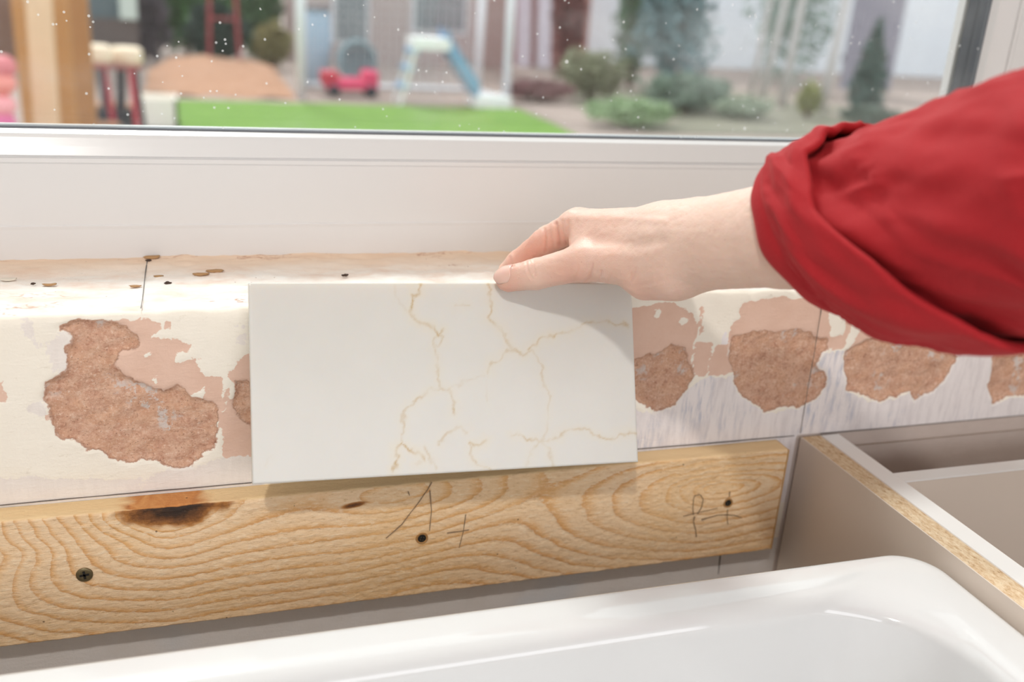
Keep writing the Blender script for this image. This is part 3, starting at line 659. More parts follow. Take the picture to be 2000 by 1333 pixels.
for px, py, r, k, lab in crumbs:
    c = onZ(px, py, 1.0012); c[1] = min(c[1], .113)
    bm = bmesh.new(); bmesh.ops.create_icosphere(bm, subdivisions=2, radius=1)
    flat = .42 if k == 0 else .16
    for v in bm.verts:
        q = v.co.copy(); f = 1 + .35 * float(vnoise(np.array([q.x * 2 + px, q.y * 2, q.z * 2]), 5))
        v.co = Vector((q.x * f * r, q.y * f * r * .55, q.z * f * r * flat + (abs(q.x) ** 2 * r * .14 if k else 0))) + Vector(c) + Vector((0, 0, r * flat * .8))
    o = from_bm('plaster_crumb', bm, CR[k], None, True); tag(o, lab, 'crumb', 'crumbs left on the plaster sill')
# ---------------------------------------------------------------- person: forearm and hand as one skin, grown from a distance field
def surface_nets(D, org, h):
    nx, ny, nz = D.shape; S = D < 0
    corners = [(i, j, k) for i in (0, 1) for j in (0, 1) for k in (0, 1)]
    cnt = sum(S[i:nx - 1 + i, j:ny - 1 + j, k:nz - 1 + k].astype(np.int8) for i, j, k in corners)
    act = np.argwhere((cnt > 0) & (cnt < 8)); idx = -np.ones((nx - 1, ny - 1, nz - 1), np.int64); idx[tuple(act.T)] = np.arange(len(act))
    P = np.zeros((len(act), 3)); W_ = np.zeros(len(act))
    for a in range(8):
        for b in range(a + 1, 8):
            ca, cb = np.array(corners[a]), np.array(corners[b])
            if np.abs(ca - cb).sum() != 1: continue
            da = D[tuple((act + ca).T)]; db = D[tuple((act + cb).T)]; m = (da < 0) != (db < 0)
            t = np.where(m, da / np.where(m, da - db, 1), 0)
            P += m[:, None] * (ca + t[:, None] * (cb - ca)); W_ += m
    P = (act + P / W_[:, None]) * h + org
    F = []
    for ax in range(3):
        sl0 = [slice(1, -1)] * 3; sl0[ax] = slice(0, -1); sl1 = [slice(1, -1)] * 3; sl1[ax] = slice(1, None)
        a = S[tuple(sl0)]; b = S[tuple(sl1)]; e = np.argwhere(a != b); flip = a[tuple(e.T)]
        base = e.copy()
        for q in range(3):
            if q != ax: base[:, q] += 1
        u, v = [q for q in range(3) if q != ax]
        def c(du, dv):
            g = base.copy(); g[:, u] -= du; g[:, v] -= dv; return idx[tuple(g.T)]
        quad = np.stack([c(1, 1), c(0, 1), c(0, 0), c(1, 0)], 1)
        if ax == 1: flip = ~flip
        quad[~flip] = quad[~flip][:, ::-1]; F.append(quad)
    F = np.concatenate(F); return P, F[(F >= 0).all(1)]
def cone_sdf(P, A, B, ra, rb):
    d = B - A; L = np.linalg.norm(d); t = np.clip(((P - A) @ d) / (L * L), 0, 1)
    return np.linalg.norm(P - A - t[..., None] * d, axis=-1) - (ra + (rb - ra) * t)
def smin(a, b, k):
    h = np.clip(.5 + .5 * (b - a) / k, 0, 1); return b * (1 - h) + a * h - k * h * (1 - h)
J = lambda x, y, d: at(x, y, d)
HAND = dict(
  elbow=J(2060, 402, .405), fore=J(1545, 456, .502), wrist=J(1345, 481, .563),
  wi=J(1295, 462, .577), wm=J(1300, 467, .594), wr=J(1310, 479, .608), wl=J(1322, 486, .614),
  mi=J(1123, 441, .630), mm=J(1128, 437, .650), mr=J(1155, 448, .667), ml=J(1190, 466, .680))
def build_person():
    H = HAND; parts = []
    def C(a, b, ra, rb, k): parts.append((a, b, ra, rb, k))
    mm = .001
    C(H['elbow'], H['fore'], 31 * mm, 27.0 * mm, 0); C(H['fore'], H['wrist'], 27.0 * mm, 25.2 * mm, .006)
    C(H['wi'], H['mi'], 17.5 * mm, 10.0 * mm, .010); C(H['wm'], H['mm'], 17 * mm, 10 * mm, .008); C(H['wr'], H['mr'], 16 * mm, 9.5 * mm, .008); C(H['wl'], H['ml'], 15 * mm, 8.6 * mm, .008)
    C(H['wrist'], H['wi'], 24 * mm, 18 * mm, .010)
    C(J(1312, 512, .566), J(1150, 511, .603), 18 * mm, 11.6 * mm, .010)           # thenar
    C(J(1312, 532, .566), J(1262, 545, .578), 15.0 * mm, 12.5 * mm, .008)            # heel of the hand
    C(J(1215, 470, .598), J(1135, 478, .617), 11.0 * mm, 7.0 * mm, .009)             # web
    # thumb
    tm, ti, tt = J(1138, 513, .604), J(1046, 536, .620), J(993, 545, .6275)
    C(tm, ti, 11.0 * mm, 9.5 * mm, .006); C(ti, tt, 9.4 * mm, 8.3 * mm, .0025)
    # fingers, each its own bend
    def finger(m, p, d, t, r, k=.004):
        C(m, p, r[0] * mm, r[1] * mm, k); C(p, d, r[1] * mm, r[2] * mm, .002); C(d, t, r[2] * mm, r[3] * mm, .002)
    finger(H['mi'], J(1062, 474, .645), J(1012, 512, .6555), J(992, 530, .6585), (9.6, 8.7, 7.6, 6.6))
    finger(H['mm'], J(1070, 466, .671), J(1030, 508, .682), J(1014, 530, .680), (9.6, 8.6, 7.6, 6.8))
    finger(H['mr'], J(1102, 476, .690), J(1066, 512, .697), J(1052, 531, .693), (9.0, 8.2, 7.2, 6.4))
    finger(H['ml'], J(1145, 488, .700), J(1118, 514, .704), J(1106, 528, .700), (8.0, 7.2, 6.4, 5.6))
    h = .0011
    pts = np.array([q for a, b, ra, rb, k in parts for q in (a, b)]); pts = pts[np.all(np.isfinite(pts), 1)]
    lo = pts.min(0) - .04; hi = pts.max(0) + .04
    hi[0] = max(hi[0], lo[0] + .1)
    n = np.ceil((hi - lo) / h).astype(int); ax = [lo[i] + h * np.arange(n[i]) for i in range(3)]
    D = np.full(n, 1.0)
    for a, b, ra, rb, k in parts:
        m = max(ra, rb) + .02; l = np.minimum(a, b) - m; u = np.maximum(a, b) + m
        s = [slice(max(0, int((l[i] - lo[i]) / h)), min(n[i], int((u[i] - lo[i]) / h) + 2)) for i in range(3)]
        G = np.stack(np.meshgrid(*[ax[i][s[i]] for i in range(3)], indexing='ij'), -1)
        d = cone_sdf(G, a, b, ra, rb); old = D[tuple(s)]
        D[tuple(s)] = np.minimum(old, d) if k <= 0 else smin(old, d, k)
    V, F = surface_nets(D, lo, h)
    # relax the voxel steps
    E = np.concatenate([F[:, [0, 1]], F[:, [1, 2]], F[:, [2, 3]], F[:, [3, 0]]])
    deg = np.bincount(E.ravel(), minlength=len(V)).astype(float)
    for it in range(6):
        S = np.zeros_like(V)
        for c in range(3): S[:, c] = np.bincount(E[:, 0], V[E[:, 1], c], len(V)) + np.bincount(E[:, 1], V[E[:, 0], c], len(V))
        V = V + (.55 if it % 2 == 0 else -.45) * (S / deg[:, None] - V)
    def normals(V):
        fn = np.cross(V[F[:, 2]] - V[F[:, 0]], V[F[:, 3]] - V[F[:, 1]]); N = np.zeros_like(V)
        for q in range(4):
            for c in range(3): N[:, c] += np.bincount(F[:, q], fn[:, c], len(V))
        return N / (np.linalg.norm(N, axis=1)[:, None] + 1e-12)
    N = normals(V)
    if ((V - V.mean(0)) * N).sum() < 0: F = F[:, ::-1].copy(); N = -N
    wf = sstep(1270, 1370, pix(V)[:, 0])[:, None]
    for it in range(30):
        S = np.zeros_like(V)
        for c in range(3): S[:, c] = np.bincount(E[:, 0], V[E[:, 1], c], len(V)) + np.bincount(E[:, 1], V[E[:, 0], c], len(V))
        V = V + (.6 if it % 2 == 0 else -.56) * wf * (S / deg[:, None] - V)
    N = normals(V); N = N if ((V - V.mean(0)) * N).sum() > 0 else -N
    px = pix(V); dist = (V - CAM) @ M[2]; facing = sstep(.05, .4, -((V - CAM) / np.linalg.norm(V - CAM, axis=1)[:, None] * N).sum(1))
    Z9 = lambda p: [(900 + x / 5.714, 380 + y / 5.714) for x, y in p]
    creases = [(Z9([(930, 390), (945, 520), (940, 640)]), .5, 2.6), (Z9([(1000, 400), (1010, 480), (1035, 600)]), .2, 2.0), (Z9([(1060, 330), (1085, 470), (1105, 575)]), .75, 3.4), (Z9([(1130, 300), (1145, 440), (1170, 540)]), .3, 3.0), (Z9([(1200, 290), (1205, 420), (1215, 500)]), .3, 3.2),
      (Z9([(545, 700), (560, 760), (580, 800)]), .45, 2.5), (Z9([(735, 750), (745, 830), (775, 900), (800, 935)]), .35, 2.2), (Z9([(770, 730), (790, 810), (800, 880)]), .3, 1.8), (Z9([(810, 700), (815, 800), (830, 900)]), .35, 2.2), (Z9([(840, 700), (845, 790)]), .2, 1.8),
      (Z9([(1470, 780), (1440, 920), (1370, 1000)]), .45, 2.6), (Z9([(1570, 860), (1540, 960), (1490, 1030)]), .3, 2.4), (Z9([(1310, 800), (1290, 900), (1260, 960)]), .25, 2.4), (Z9([(1680, 880), (1640, 980)]), .2, 2.2), (Z9([(1960, 830), (1900, 960)]), .22, 2.6),
      ([(1178, 545), (1160, 562)], .3, 2.4), ([(1232, 560), (1262, 555), (1292, 548)], .14, 3), ([(1240, 535), (1225, 560)], .08, 2.6)]
    push = np.zeros(len(V))
    near_hand = px[:, 0] < 1345
    for pts_, amp, w in creases:
        d = line_dist(px[near_hand], pts_); push[near_hand] += amp * np.exp(-(d / w) ** 2) - amp * .35 * np.exp(-((d - 2.3 * w) / w) ** 2)
    push *= facing * np.where(dist < .66, 1, 0)
    fine = fbm(V * 420, 3, 7) * .00010 + fbm(np.stack([V @ M[0], V @ M[1], V @ M[2]], -1) * np.array([160, 420, 160]), 2, 8) * .00012
    tend = np.exp(-(line_dist(px, [(1130, 425), (1210, 425), (1300, 432)]) / 7) ** 2) * .0006 * facing        # tendon ridge on the back of the hand
    hollow = np.exp(-(line_dist(px, [(1160, 468), (1240, 480), (1290, 470)]) / 13) ** 2) * -.0012 * facing      # hollow between thumb and index
    V = V + N * (-push * .0014 + fine + tend + hollow)[:, None]
    def dab(c, r): return np.exp(-(np.linalg.norm(V - c, axis=1) / r) ** 2)
    blush = np.clip(.75 * dab(tt, .012) + .55 * dab(J(1030, 500, .645), .018) + .35 * dab(J(1085, 470, .63), .018) + .35 * dab(J(1110, 548, .60), .016) + .3 * dab(J(1270, 560, .575), .02) + .25 * np.clip(push, 0, 1) + .25 * dab(J(1200, 470, .6), .03), 0, 1)
    m = Mat('skin', .46)
    n1 = m.noise(70, 5, .65); n2 = m.noise(300, 3, .6)
    c = m.mix(n1, rgb(222, 186, 168), rgb(234, 204, 188)); c = m.mix(m.ss(n2, .6, .75, 0, .18), c, rgb(206, 140, 118)); c = m.mix(m.attr('blush'), c, rgb(220, 148, 126))
    fr_ = m.math('MULTIPLY', m.ss(m.voro(160), .12, .06), m.math('GREATER_THAN', m.noise(45, 2), .56)); c = m.mix(m.math('MULTIPLY', fr_, .3), c, rgb(186, 118, 88))
    m.set('Base Color', c); m.set('Subsurface Weight', .45); m.set('Subsurface Radius', (1.0, .38, .22)); m.set('Subsurface Scale', .006); m.set('Specular IOR Level', .42)
    sk = m.n('ShaderNodeTexVoronoi', feature='DISTANCE_TO_EDGE'); m._in(sk, 'Vector', m.pos()); sk.inputs['Scale'].default_value = 650
    m.bump(m.math('ADD', sk.outputs[0], m.math('MULTIPLY', m.noise(240, 4, .65), 1.2)), .22, .0007)
    body = mesh('person', V, F, m.m, None, True, attrs=dict(blush=blush))
    tag(body, 'person in a red shirt reaching from the right, bare hand gripping the tile', 'person')
    # thumb nail: a curved plate set into the end of the thumb
    ax_ = tt - ti; ax_ /= np.linalg.norm(ax_); ctr = J(983, 540, .6275)
    out = (CAM - ctr); out /= np.linalg.norm(out); upv = -M[1]
    nrm = out * .80 + upv * .62; nrm -= ax_ * (nrm @ ax_); nrm /= np.linalg.norm(nrm); side = np.cross(ax_, nrm)
    c0 = tt + ax_ * .0012; nu, nv = 15, 15; NV = []; L_, W2 = .0066, 1.02
    for i in range(nu):
        for j in range(nv):
            u = -1 + 2 * i / (nu - 1); v = -1 + 2 * j / (nv - 1)
            lim = (1 - max(0, abs(u) - .35) ** 2 / .55) ** .5 if abs(u) > .35 else 1.0
            ang = v * W2 * lim; r = .0084 - .0022 * max(0, u) ** 2 - .0010 * max(0, u)
            NV.append(c0 + ax_ * (u * L_) + nrm * (r * math.cos(ang) + .00042) + side * (r * 1.0 * math.sin(ang)))
    NV = np.array(NV); back = NV - np.repeat(nrm[None], len(NV), 0) * .0009; k = nu * nv
    G = grid_faces(nu, nv); idx = np.arange(k).reshape(nu, nv); loop = np.concatenate([idx[:, 0], idx[-1, 1:], idx[-2::-1, -1], idx[0, -2:0:-1]]); l2 = np.roll(loop, -1)
    FF = np.concatenate([G, G[:, ::-1] + k, np.stack([loop, l2, l2 + k, loop + k], 1)])
    nm = Mat('nail', .22); nx_ = m.noise
    nm.set('Base Color', nm.mix(nm.noise(90, 2), rgb(228, 178, 162), rgb(240, 200, 186))); nm.set('Subsurface Weight', .3); nm.set('Subsurface Scale', .003)
    V2 = np.concatenate([NV, back])
    o = mesh('thumb_nail', V2, FF, nm.m, body, True); o['label'] = 'smooth pale thumb nail'
    bm = bmesh.new(); bm.from_mesh(o.data); bmesh.ops.recalc_face_normals(bm, faces=bm.faces); bm.to_mesh(o.data); bm.free()
    return body
PERSON = build_person()

# ---------------------------------------------------------------- red shirt sleeve with a rolled cuff
def build_sleeve(body):
    # outline keys along the arm: upper edge, lower edge (photo pixels) and distance from the camera
    K = [(0.0, (1492, 322), (1636, 600), .500), (.33, (1562, 283), (1722, 624), .486), (.66, (1655, 262), (1826, 646), .466), (1.0, (1792, 210), (1958, 655), .436),
         (1.4, (1990, 128), (2140, 660), .396), (1.8, (2210, 60), (2360, 665), .362)]
    ks = np.array([k[0] for k in K]); T = np.array([at(*k[1], k[3]) for k in K]); B = np.array([at(*k[2], k[3]) for k in K])
    C0 = (T + B) / 2; A0 = (T - B) / 2
    elbow = C0[-1]; sh = np.array([.50, -.66, 1.31])
    for s, f in ((2.3, .3), (2.8, .62), (3.4, 1.0)):
        c = elbow + (sh - elbow) * f + np.array([0, 0, -.012 * (1 - f)]); a = np.array([.01, .02, .066 + .01 * f]); ks = np.append(ks, s); C0 = np.vstack([C0, c]); A0 = np.vstack([A0, a])
    def ev(arr, s):
        s = np.asarray(s, float); i = np.clip(np.searchsorted(ks, s) - 1, 0, len(ks) - 2)
        m = np.gradient(arr, ks, axis=0); h = (ks[i + 1] - ks[i]); t = (s - ks[i]) / h; t = t[:, None]; h = h[:, None]
        return (2 * t ** 3 - 3 * t ** 2 + 1) * arr[i] + (t ** 3 - 2 * t ** 2 + t) * h * m[i] + (-2 * t ** 3 + 3 * t ** 2) * arr[i + 1] + (t ** 3 - t ** 2) * h * m[i + 1]
    def place(s, th, r):
        s = np.asarray(s, float).ravel(); th = np.asarray(th, float).ravel(); r = np.asarray(r, float).ravel()
        c = ev(C0, s); a = ev(A0, s); e = .02; t = ev(C0, s + e) - ev(C0, s - e)
        b = np.cross(t, a); b /= np.linalg.norm(b, axis=1)[:, None]; b *= np.linalg.norm(a, axis=1)[:, None] * .92
        sg = np.sign((b * (CAM - c)).sum(1)); sg[sg == 0] = 1; b *= np.sign(np.median(sg))
        return c + (np.cos(th)[:, None] * a + np.sin(th)[:, None] * b) * r[:, None]     # th=0 top, pi/2 towards the camera, pi below
    nth = 260; th = np.linspace(0, 2 * math.pi, nth, endpoint=False)
    cam_side = np.clip(np.sin(th), 0, 1)
    # where the rolled cuff ends, round the arm
    s1 = np.interp(th, [0, .5, 1.1, 1.6, 2.2, 2.7, 3.14, 4.2, 5.4, 6.283], [.60, .56, .66, .92, 1.12, 1.22, 1.28, 1.0, .7, .60])
    def fold(s, t_, amp=1.0):
        a = p3(np.cos(t_) * 1.3 + s * .7, np.sin(t_) * 1.3, s * 1.5)
        d = fbm(a * 1.6, 3, 5) * .042 + fbm(np.stack([np.cos(t_ - s * 1.1) * 3.6, np.sin(t_ - s * 1.1) * 3.6, s * 2.2], -1), 2, 6) * .028
        d += .014 * np.sin(9 * (t_ - 1.2 * s) + 3 * fbm(a, 2, 8)) * np.exp(-((s - .45) / .4) ** 2)
        u_ = np.stack([np.cos(t_ - 1.3 * s) * 2.1, np.sin(t_ - 1.3 * s) * 2.1, s * 1.3], -1)
        rg_ = 1 - np.abs(fbm(u_ + 7.3, 2, 31)) * 2.2
        d += .040 * np.clip(rg_, 0, 1) ** 3 - .010
        return d * amp
    TH = th[None, :]
    rows_s = []; rows_r = []
    # hem: inside the arm opening -> round the edge -> outer face of the roll
    wob = .03 * np.sin(3 * th + .6) + .02 * np.sin(7 * th)
    for q, r in ((.30, .80), (.16, .82), (.06, .86), (.00, .90), (-.02, .935), (.0, .965)): rows_s.append(q + wob * .5); rows_r.append(np.full(nth, r))
    n_in = len(rows_s)
    for q in np.linspace(.03, 1, 34):
        s = q * s1 + wob * (1 - q) * .5
        # stitched hem groove then the swell of the roll
        r = .985 + .075 * np.sin(math.pi * min(1, q * 1.25) * .5) - .060 * math.exp(-((q - .16) / .035) ** 2) * (0.4 + .6 * sstep(1.9, 2.9, th)) + .03 * q
        r = r + fold(s, th, .9) * sstep(0, .3, np.full(nth, q)) + .03 * np.exp(-((q - .86) / .1) ** 2)
        r += .055 * np.exp(-((th - 2.35 + .9 * (q - .5)) / .22) ** 2) * math.exp(-((q - .5) / .35) ** 2) - .05 * np.exp(-((th - 2.72 + .9 * (q - .5)) / .16) ** 2) * math.exp(-((q - .45) / .35) ** 2)   # twist in the roll
        rows_s.append(s); rows_r.append(r)
    for q, dr in ((.012, -.022), (.008, -.05), (-.02, -.075), (-.05, -.09)): rows_s.append(s1 + q); rows_r.append(rows_r[n_in + 33] + dr)
    cuff = (np.array(rows_s), np.array(rows_r))
    m = Mat('red_cotton', .85)
    wv = m.n('ShaderNodeTexNoise'); n1 = m.noise(9, 4, .6); n2 = m.noise(900, 2, .6, vec=m.mapping(m.pos(), (1, 1, 1)))
    c = m.mix(n1, rgb(152, 10, 22), rgb(176, 18, 28)); c = m.mix(m.ss(n2, .45, .75, 0, .22), c, rgb(198, 50, 54))
    m.t.nodes.remove(wv); m.set('Base Color', c); m.set('Sheen Weight', .15); m.set('Sheen Roughness', .4); m.set('Sheen Tint', rgb(240, 120, 110))
    m.bump(m.math('ADD', m.noise(1400, 2, .5), m.math('MULTIPLY', m.noise(60, 4, .6), 1.5)), .25, .0008)
    # sleeve: from just under the cuff up to the shoulder
    rs, rr = [], []
    for q in np.concatenate([np.linspace(-.30, 0, 8), np.linspace(.02, 1, 70)]):
        s = s1 + q * (3.38 - s1) if q > 0 else s1 + q * .9
        tuck = np.exp(-((s - s1 - .02) / .10) ** 2)
        r = .965 - .03 * tuck + fold(s, th, .75 * np.exp(-((q) / .5) ** 2) + .35)
        r += .05 * np.exp(-((th - 1.5 - .5 * (s - 1)) / .25) ** 2) * np.exp(-((s - s1 - .25) / .22) ** 2) - .04 * np.exp(-((th - 1.05 - .7 * (s - 1)) / .2) ** 2) * np.exp(-((s - s1 - .2) / .25) ** 2)
        r += .045 * np.exp(-((th - 2.75) / .2) ** 2) * np.exp(-((s - 1.45) / .5) ** 2) - .04 * np.exp(-((th - 2.45) / .16) ** 2) * np.exp(-((s - 1.5) / .5) ** 2)
        if q <= 0: r = r - .06 * (-q / .3)
        rs.append(s); rr.append(r)
    for nm, (S, R), cap in (('sleeve', (np.array(rs), np.array(rr)), True), ('rolled_cuff', cuff, False)):
        V = place(S, np.broadcast_to(th, S.shape), R); F = grid_faces(S.shape[0], nth, True)
        Fl = F
        if cap:
            k = len(V); V = np.vstack([V, V[-nth:].mean(0)]); last = (S.shape[0] - 1) * nth + np.arange(nth)
            tri = np.stack([last, np.roll(last, -1), np.full(nth, k), np.full(nth, k)], 1)
            Fl = [tuple(f) for f in F] + [(int(t[0]), int(t[1]), int(t[2])) for t in tri]
        o = mesh(nm, V, Fl, m.m, body if nm == 'sleeve' else SLEEVE[0], True)
        bm = bmesh.new(); bm.from_mesh(o.data); bmesh.ops.recalc_face_normals(bm, faces=bm.faces); bm.to_mesh(o.data); bm.free()
        o['label'] = 'red cotton shirt sleeve' if nm == 'sleeve' else 'folded back cuff of the sleeve'
        if nm == 'sleeve': SLEEVE.append(o)
        else:
            sd_ = o.modifiers.new('thickness', 'SOLIDIFY'); sd_.thickness = .0006; sd_.offset = 0
SLEEVE = []
build_sleeve(PERSON)
# ---------------------------------------------------------------- the garden beyond the glass
GZ = -.15
def gp(x, y): p = onZ(x, y, GZ); return p
def col_at(x, y, Y):                      # point on the upright plane at distance Y from the house
    return onY(x, y, Y)
LAWN = Mat('lawn_grass', .9); LAWN.set('Base Color', LAWN.mix(LAWN.noise(6, 6, .7), rgb(84, 126, 36), rgb(124, 160, 62))); LAWN.bump(LAWN.noise(60, 4), .6, .02); LAWN = LAWN.m
SOIL = Mat('bark_mulch', .95); SOIL.set('Base Color', SOIL.mix(SOIL.noise(14, 6, .75), rgb(138, 94, 70), rgb(206, 160, 130))); SOIL = SOIL.m
PAVE = plain('pale_paving', rgb(158, 140, 132), .85, .12, 3)
def sheet(name, x0, x1, y0, y1, z, amp, mat, n=60, s=0, kind=None, lab=None, cat=None):
    X, Y = np.meshgrid(np.linspace(x0, x1, n), np.linspace(y0, y1, n), indexing='ij'); X, Y = X.ravel(), Y.ravel()
    Z = z + fbm(p3(X * .7, Y * .7), 4, s) * amp
    F = grid_faces(n, n); bm_loop = np.arange(n * n).reshape(n, n); lp = np.concatenate([bm_loop[:, 0], bm_loop[-1, 1:], bm_loop[-2::-1, -1], bm_loop[0, -2:0:-1]])
    V = np.stack([X, Y, Z], 1); B = V[lp].copy(); B[:, 2] = z - .12; k = len(V); l2 = np.roll(lp, -1); bi = k + np.arange(len(lp)); b2 = np.roll(bi, -1)
    o = mesh(name, np.vstack([V, B]), np.concatenate([F, np.stack([lp, bi, b2, l2], 1)]), mat, None, True, kind=kind)
    return tag(o, lab, cat)
box('floor.001', -14, 30, .25, 40, GZ - .15, GZ - .004, PAVE, kind='structure')
sheet('lawn', gp(352, 225)[0] - .02, 3.45, 6.5, 9.62, GZ + .012, .012, LAWN, kind='stuff', lab='bright green strip of lawn in front of the white goal', cat='lawn')
X, Y = np.meshgrid(np.linspace(-.3, 1.16, 50), np.linspace(9.95, 12.4, 50), indexing='ij'); X, Y = X.ravel(), Y.ravel()
Zm = GZ + .02 + .13 * sstep(10.6, 12.4, Y) * sstep(1.28, 1.0, X) * sstep(-.3, 0, X) + fbm(p3(X * 3, Y * 3), 3, 3) * .03
o = mesh('bark_bank', np.stack([X, Y, Zm], 1), grid_faces(50, 50), SOIL, None, True, kind='stuff'); tag(o, 'bank of pinkish brown bark mulch rising behind the lawn', 'mulch')

BED = plain('planting_bed_soil', rgb(124, 120, 104), .95, .25, 5)
sheet('planting_bed', 4.25, 11.0, 8.2, 12.0, GZ + .003, .02, BED, kind='structure')  # soil sheet of the planting bed under the right-hand shrubs
LEAFS = {}
def leaf_mat(c1, c2):
    k = (c1, c2)
    if k not in LEAFS:
        m = Mat('leaves', .6); m.set('Base Color', m.mix(m.noise(9, 4, .7), rgb(*c1), rgb(*c2))); LEAFS[k] = m.m
    return LEAFS[k]
BARK = plain('brown_bark', rgb(110, 84, 68), .9, .2, 20)
def bush(name, cx, cy, z0, w, d, h, n, leaf, c1, c2, label, cat, cone=False, seed=1, group=None, trunk=True):
    r = np.random.default_rng(seed); t = thing(name, label, cat, (cx, cy, z0), group)
    P = r.normal(size=(n, 3)); P /= np.linalg.norm(P, axis=1)[:, None]; P *= (r.random(n) ** .38)[:, None]
    lump = 1 + .28 * fbm(P * 2.2 + seed, 2, seed); P *= lump[:, None]
    zz = (P[:, 2] + 1) / 2; zz = np.clip(zz, .02, 1.1)
    k = (1.12 - zz) if cone else np.ones(n)
    Pp = np.stack([cx + P[:, 0] * w / 2 * k, cy + P[:, 1] * d / 2 * k, z0 + .04 + zz * h], 1)
    U = r.normal(size=(n, 3)); U /= np.linalg.norm(U, axis=1)[:, None]; Wv = np.cross(U, r.normal(size=(n, 3))); Wv /= np.linalg.norm(Wv, axis=1)[:, None]
    L = leaf * (.6 + .8 * r.random(n))[:, None]
    V = np.stack([Pp - U * L, Pp + Wv * L * .45, Pp + U * L, Pp - Wv * L * .45], 1).reshape(-1, 3)
    mesh('foliage', V, np.arange(4 * n).reshape(n, 4), leaf_mat(c1, c2), t)
    if trunk:
        q = MB()
        for i in range(4):
            a = r.random() * 6.28; q.tube([(cx, cy, z0 - .02), (cx + math.cos(a) * w * .1, cy + math.sin(a) * d * .1, z0 + h * .35), (cx + math.cos(a) * w * .24, cy + math.sin(a) * d * .24, z0 + h * .7)], [.03, .022, .008], 6)
        q.build('stem', BARK, t)
    return t
def bush_px(name, x0, x1, ytop, ybase, n, leaf, c1, c2, label, cat, Y=None, **kw):
    """stands where its foot meets the ground (or at distance Y), sized to fill the span it shows"""
    if Y is None: b = gp((x0 + x1) / 2, ybase)
    else: b = onY((x0 + x1) / 2, ybase, Y)
    l = onY(x0, (ytop + ybase) / 2, b[1]); r_ = onY(x1, (ytop + ybase) / 2, b[1]); t = onY((x0 + x1) / 2, ytop, b[1])
    z0 = GZ; return bush(name, (l[0] + r_[0]) / 2, b[1], z0, abs(r_[0] - l[0]), abs(r_[0] - l[0]) * .5, t[2] - z0, n, leaf, c1, c2, label, cat, **kw)

# --- left: pergola posts, shed, pots
TIMB = plain('treated_timber', rgb(188, 138, 84), .8, .15, 8); TIMB2 = plain('pale_timber', rgb(228, 196, 160), .8, .1, 8)
def post(px0, px1, Y, w, mat, label, ztop=2.3, lean=0.0, name='timber_post', group='timber posts at the left of the garden'):
    p = onY((px0 + px1) / 2, 120, Y); t = thing(name, label, 'post', (p[0], Y, GZ), group)
    q = MB(); q.bar((p[0] - lean, Y, GZ - .05), (p[0] + lean * 2, Y, ztop), w, w * .9, (0, 1, 0)); q.build('shaft', mat, t)
    q = MB(); q.box(p[0] - lean - w * .7, p[0] - lean + w * .7, Y - w * .7, Y + w * .7, GZ - .05, GZ + .12); q.build('post_shoe', plain('grey_post_shoe', rgb(120, 116, 112), .6), t)
post(38, 60, 5.6, .075, TIMB, 'leftmost brown timber post behind the window')
post(62, 106, 5.2, .115, TIMB2, 'pale bright plank post second from the left', lean=.02)
post(108, 140, 5.7, .095, TIMB, 'mid brown timber post right of the pale plank')
post(146, 178, 6.1, .105, plain('darker_timber', rgb(176, 128, 80), .8, .15, 8), 'rightmost timber post beside the grey shed panel')
SHED = thing('garden_shed', 'dark shed with grey board and pale corner trim at the left of the garden', 'shed', (-1.0, 12.5, GZ))
def slab_px(name, x0, x1, Y, z0, z1, th, mat, par, **kw):
    a = onY(x0, 60, Y)[0]; b = onY(x1, 60, Y)[0]; return box(name, a, b, Y, Y + th, z0, z1, mat, par, **kw)
slab_px('grey_board', 165, 236, 12.5, GZ + .55, 2.6, .1, plain('grey_painted_board', rgb(92, 106, 112), .8, .08, 3), SHED)
slab_px('corner_trim', 236, 270, 12.4, GZ + .55, 2.6, .1, plain('pale_trim_paint', rgb(198, 210, 204), .7, .04, 3), SHED)
slab_px('brown_wall', -220, 165, 12.7, GZ, 2.6, .1, plain('brown_shed_boards', rgb(126, 92, 76), .85, .15, 6), SHED)
slab_px('plinth', 165, 270, 12.45, GZ, GZ + .55, .15, plain('shed_plinth', rgb(96, 86, 84), .85, .1, 5), SHED)
def ball_stack(px, ys, Y, r, cols, label):
    p0 = onY(px, 200, Y); t = thing('garden_ornament', label, 'ornament', (p0[0], Y, GZ))
    for k, (yy, c) in enumerate(zip(ys, cols)):
        p = onY(px, yy, Y); bm = bmesh.new(); bmesh.ops.create_uvsphere(bm, u_segments=20, v_segments=12, radius=r); bmesh.ops.scale(bm, vec=(1, 1, .92), verts=bm.verts); bmesh.ops.translate(bm, vec=p, verts=bm.verts)
        from_bm('ball', bm, plain('ornament_paint', rgb(*c), .5, .05), t, True)
    q = MB(); q.tube([(p0[0], Y, GZ), (p0[0], Y, onY(px, ys[0], Y)[2])], .02, 8); q.build('stake', TIMB, t)
ball_stack(6, (130, 162, 206, 238), 5.0, .062, ((222, 120, 128), (246, 150, 140), (248, 170, 176), (224, 110, 160)), 'stack of round pink balls at the left edge of the window')
DARKM = plain('dark_painted_metal', rgb(44, 46, 58), .5, .1); REDP = plain('red_plastic', rgb(196, 40, 66), .45, .08); CREAM = plain('cream_cushion', rgb(246, 226, 200), .7, .04)
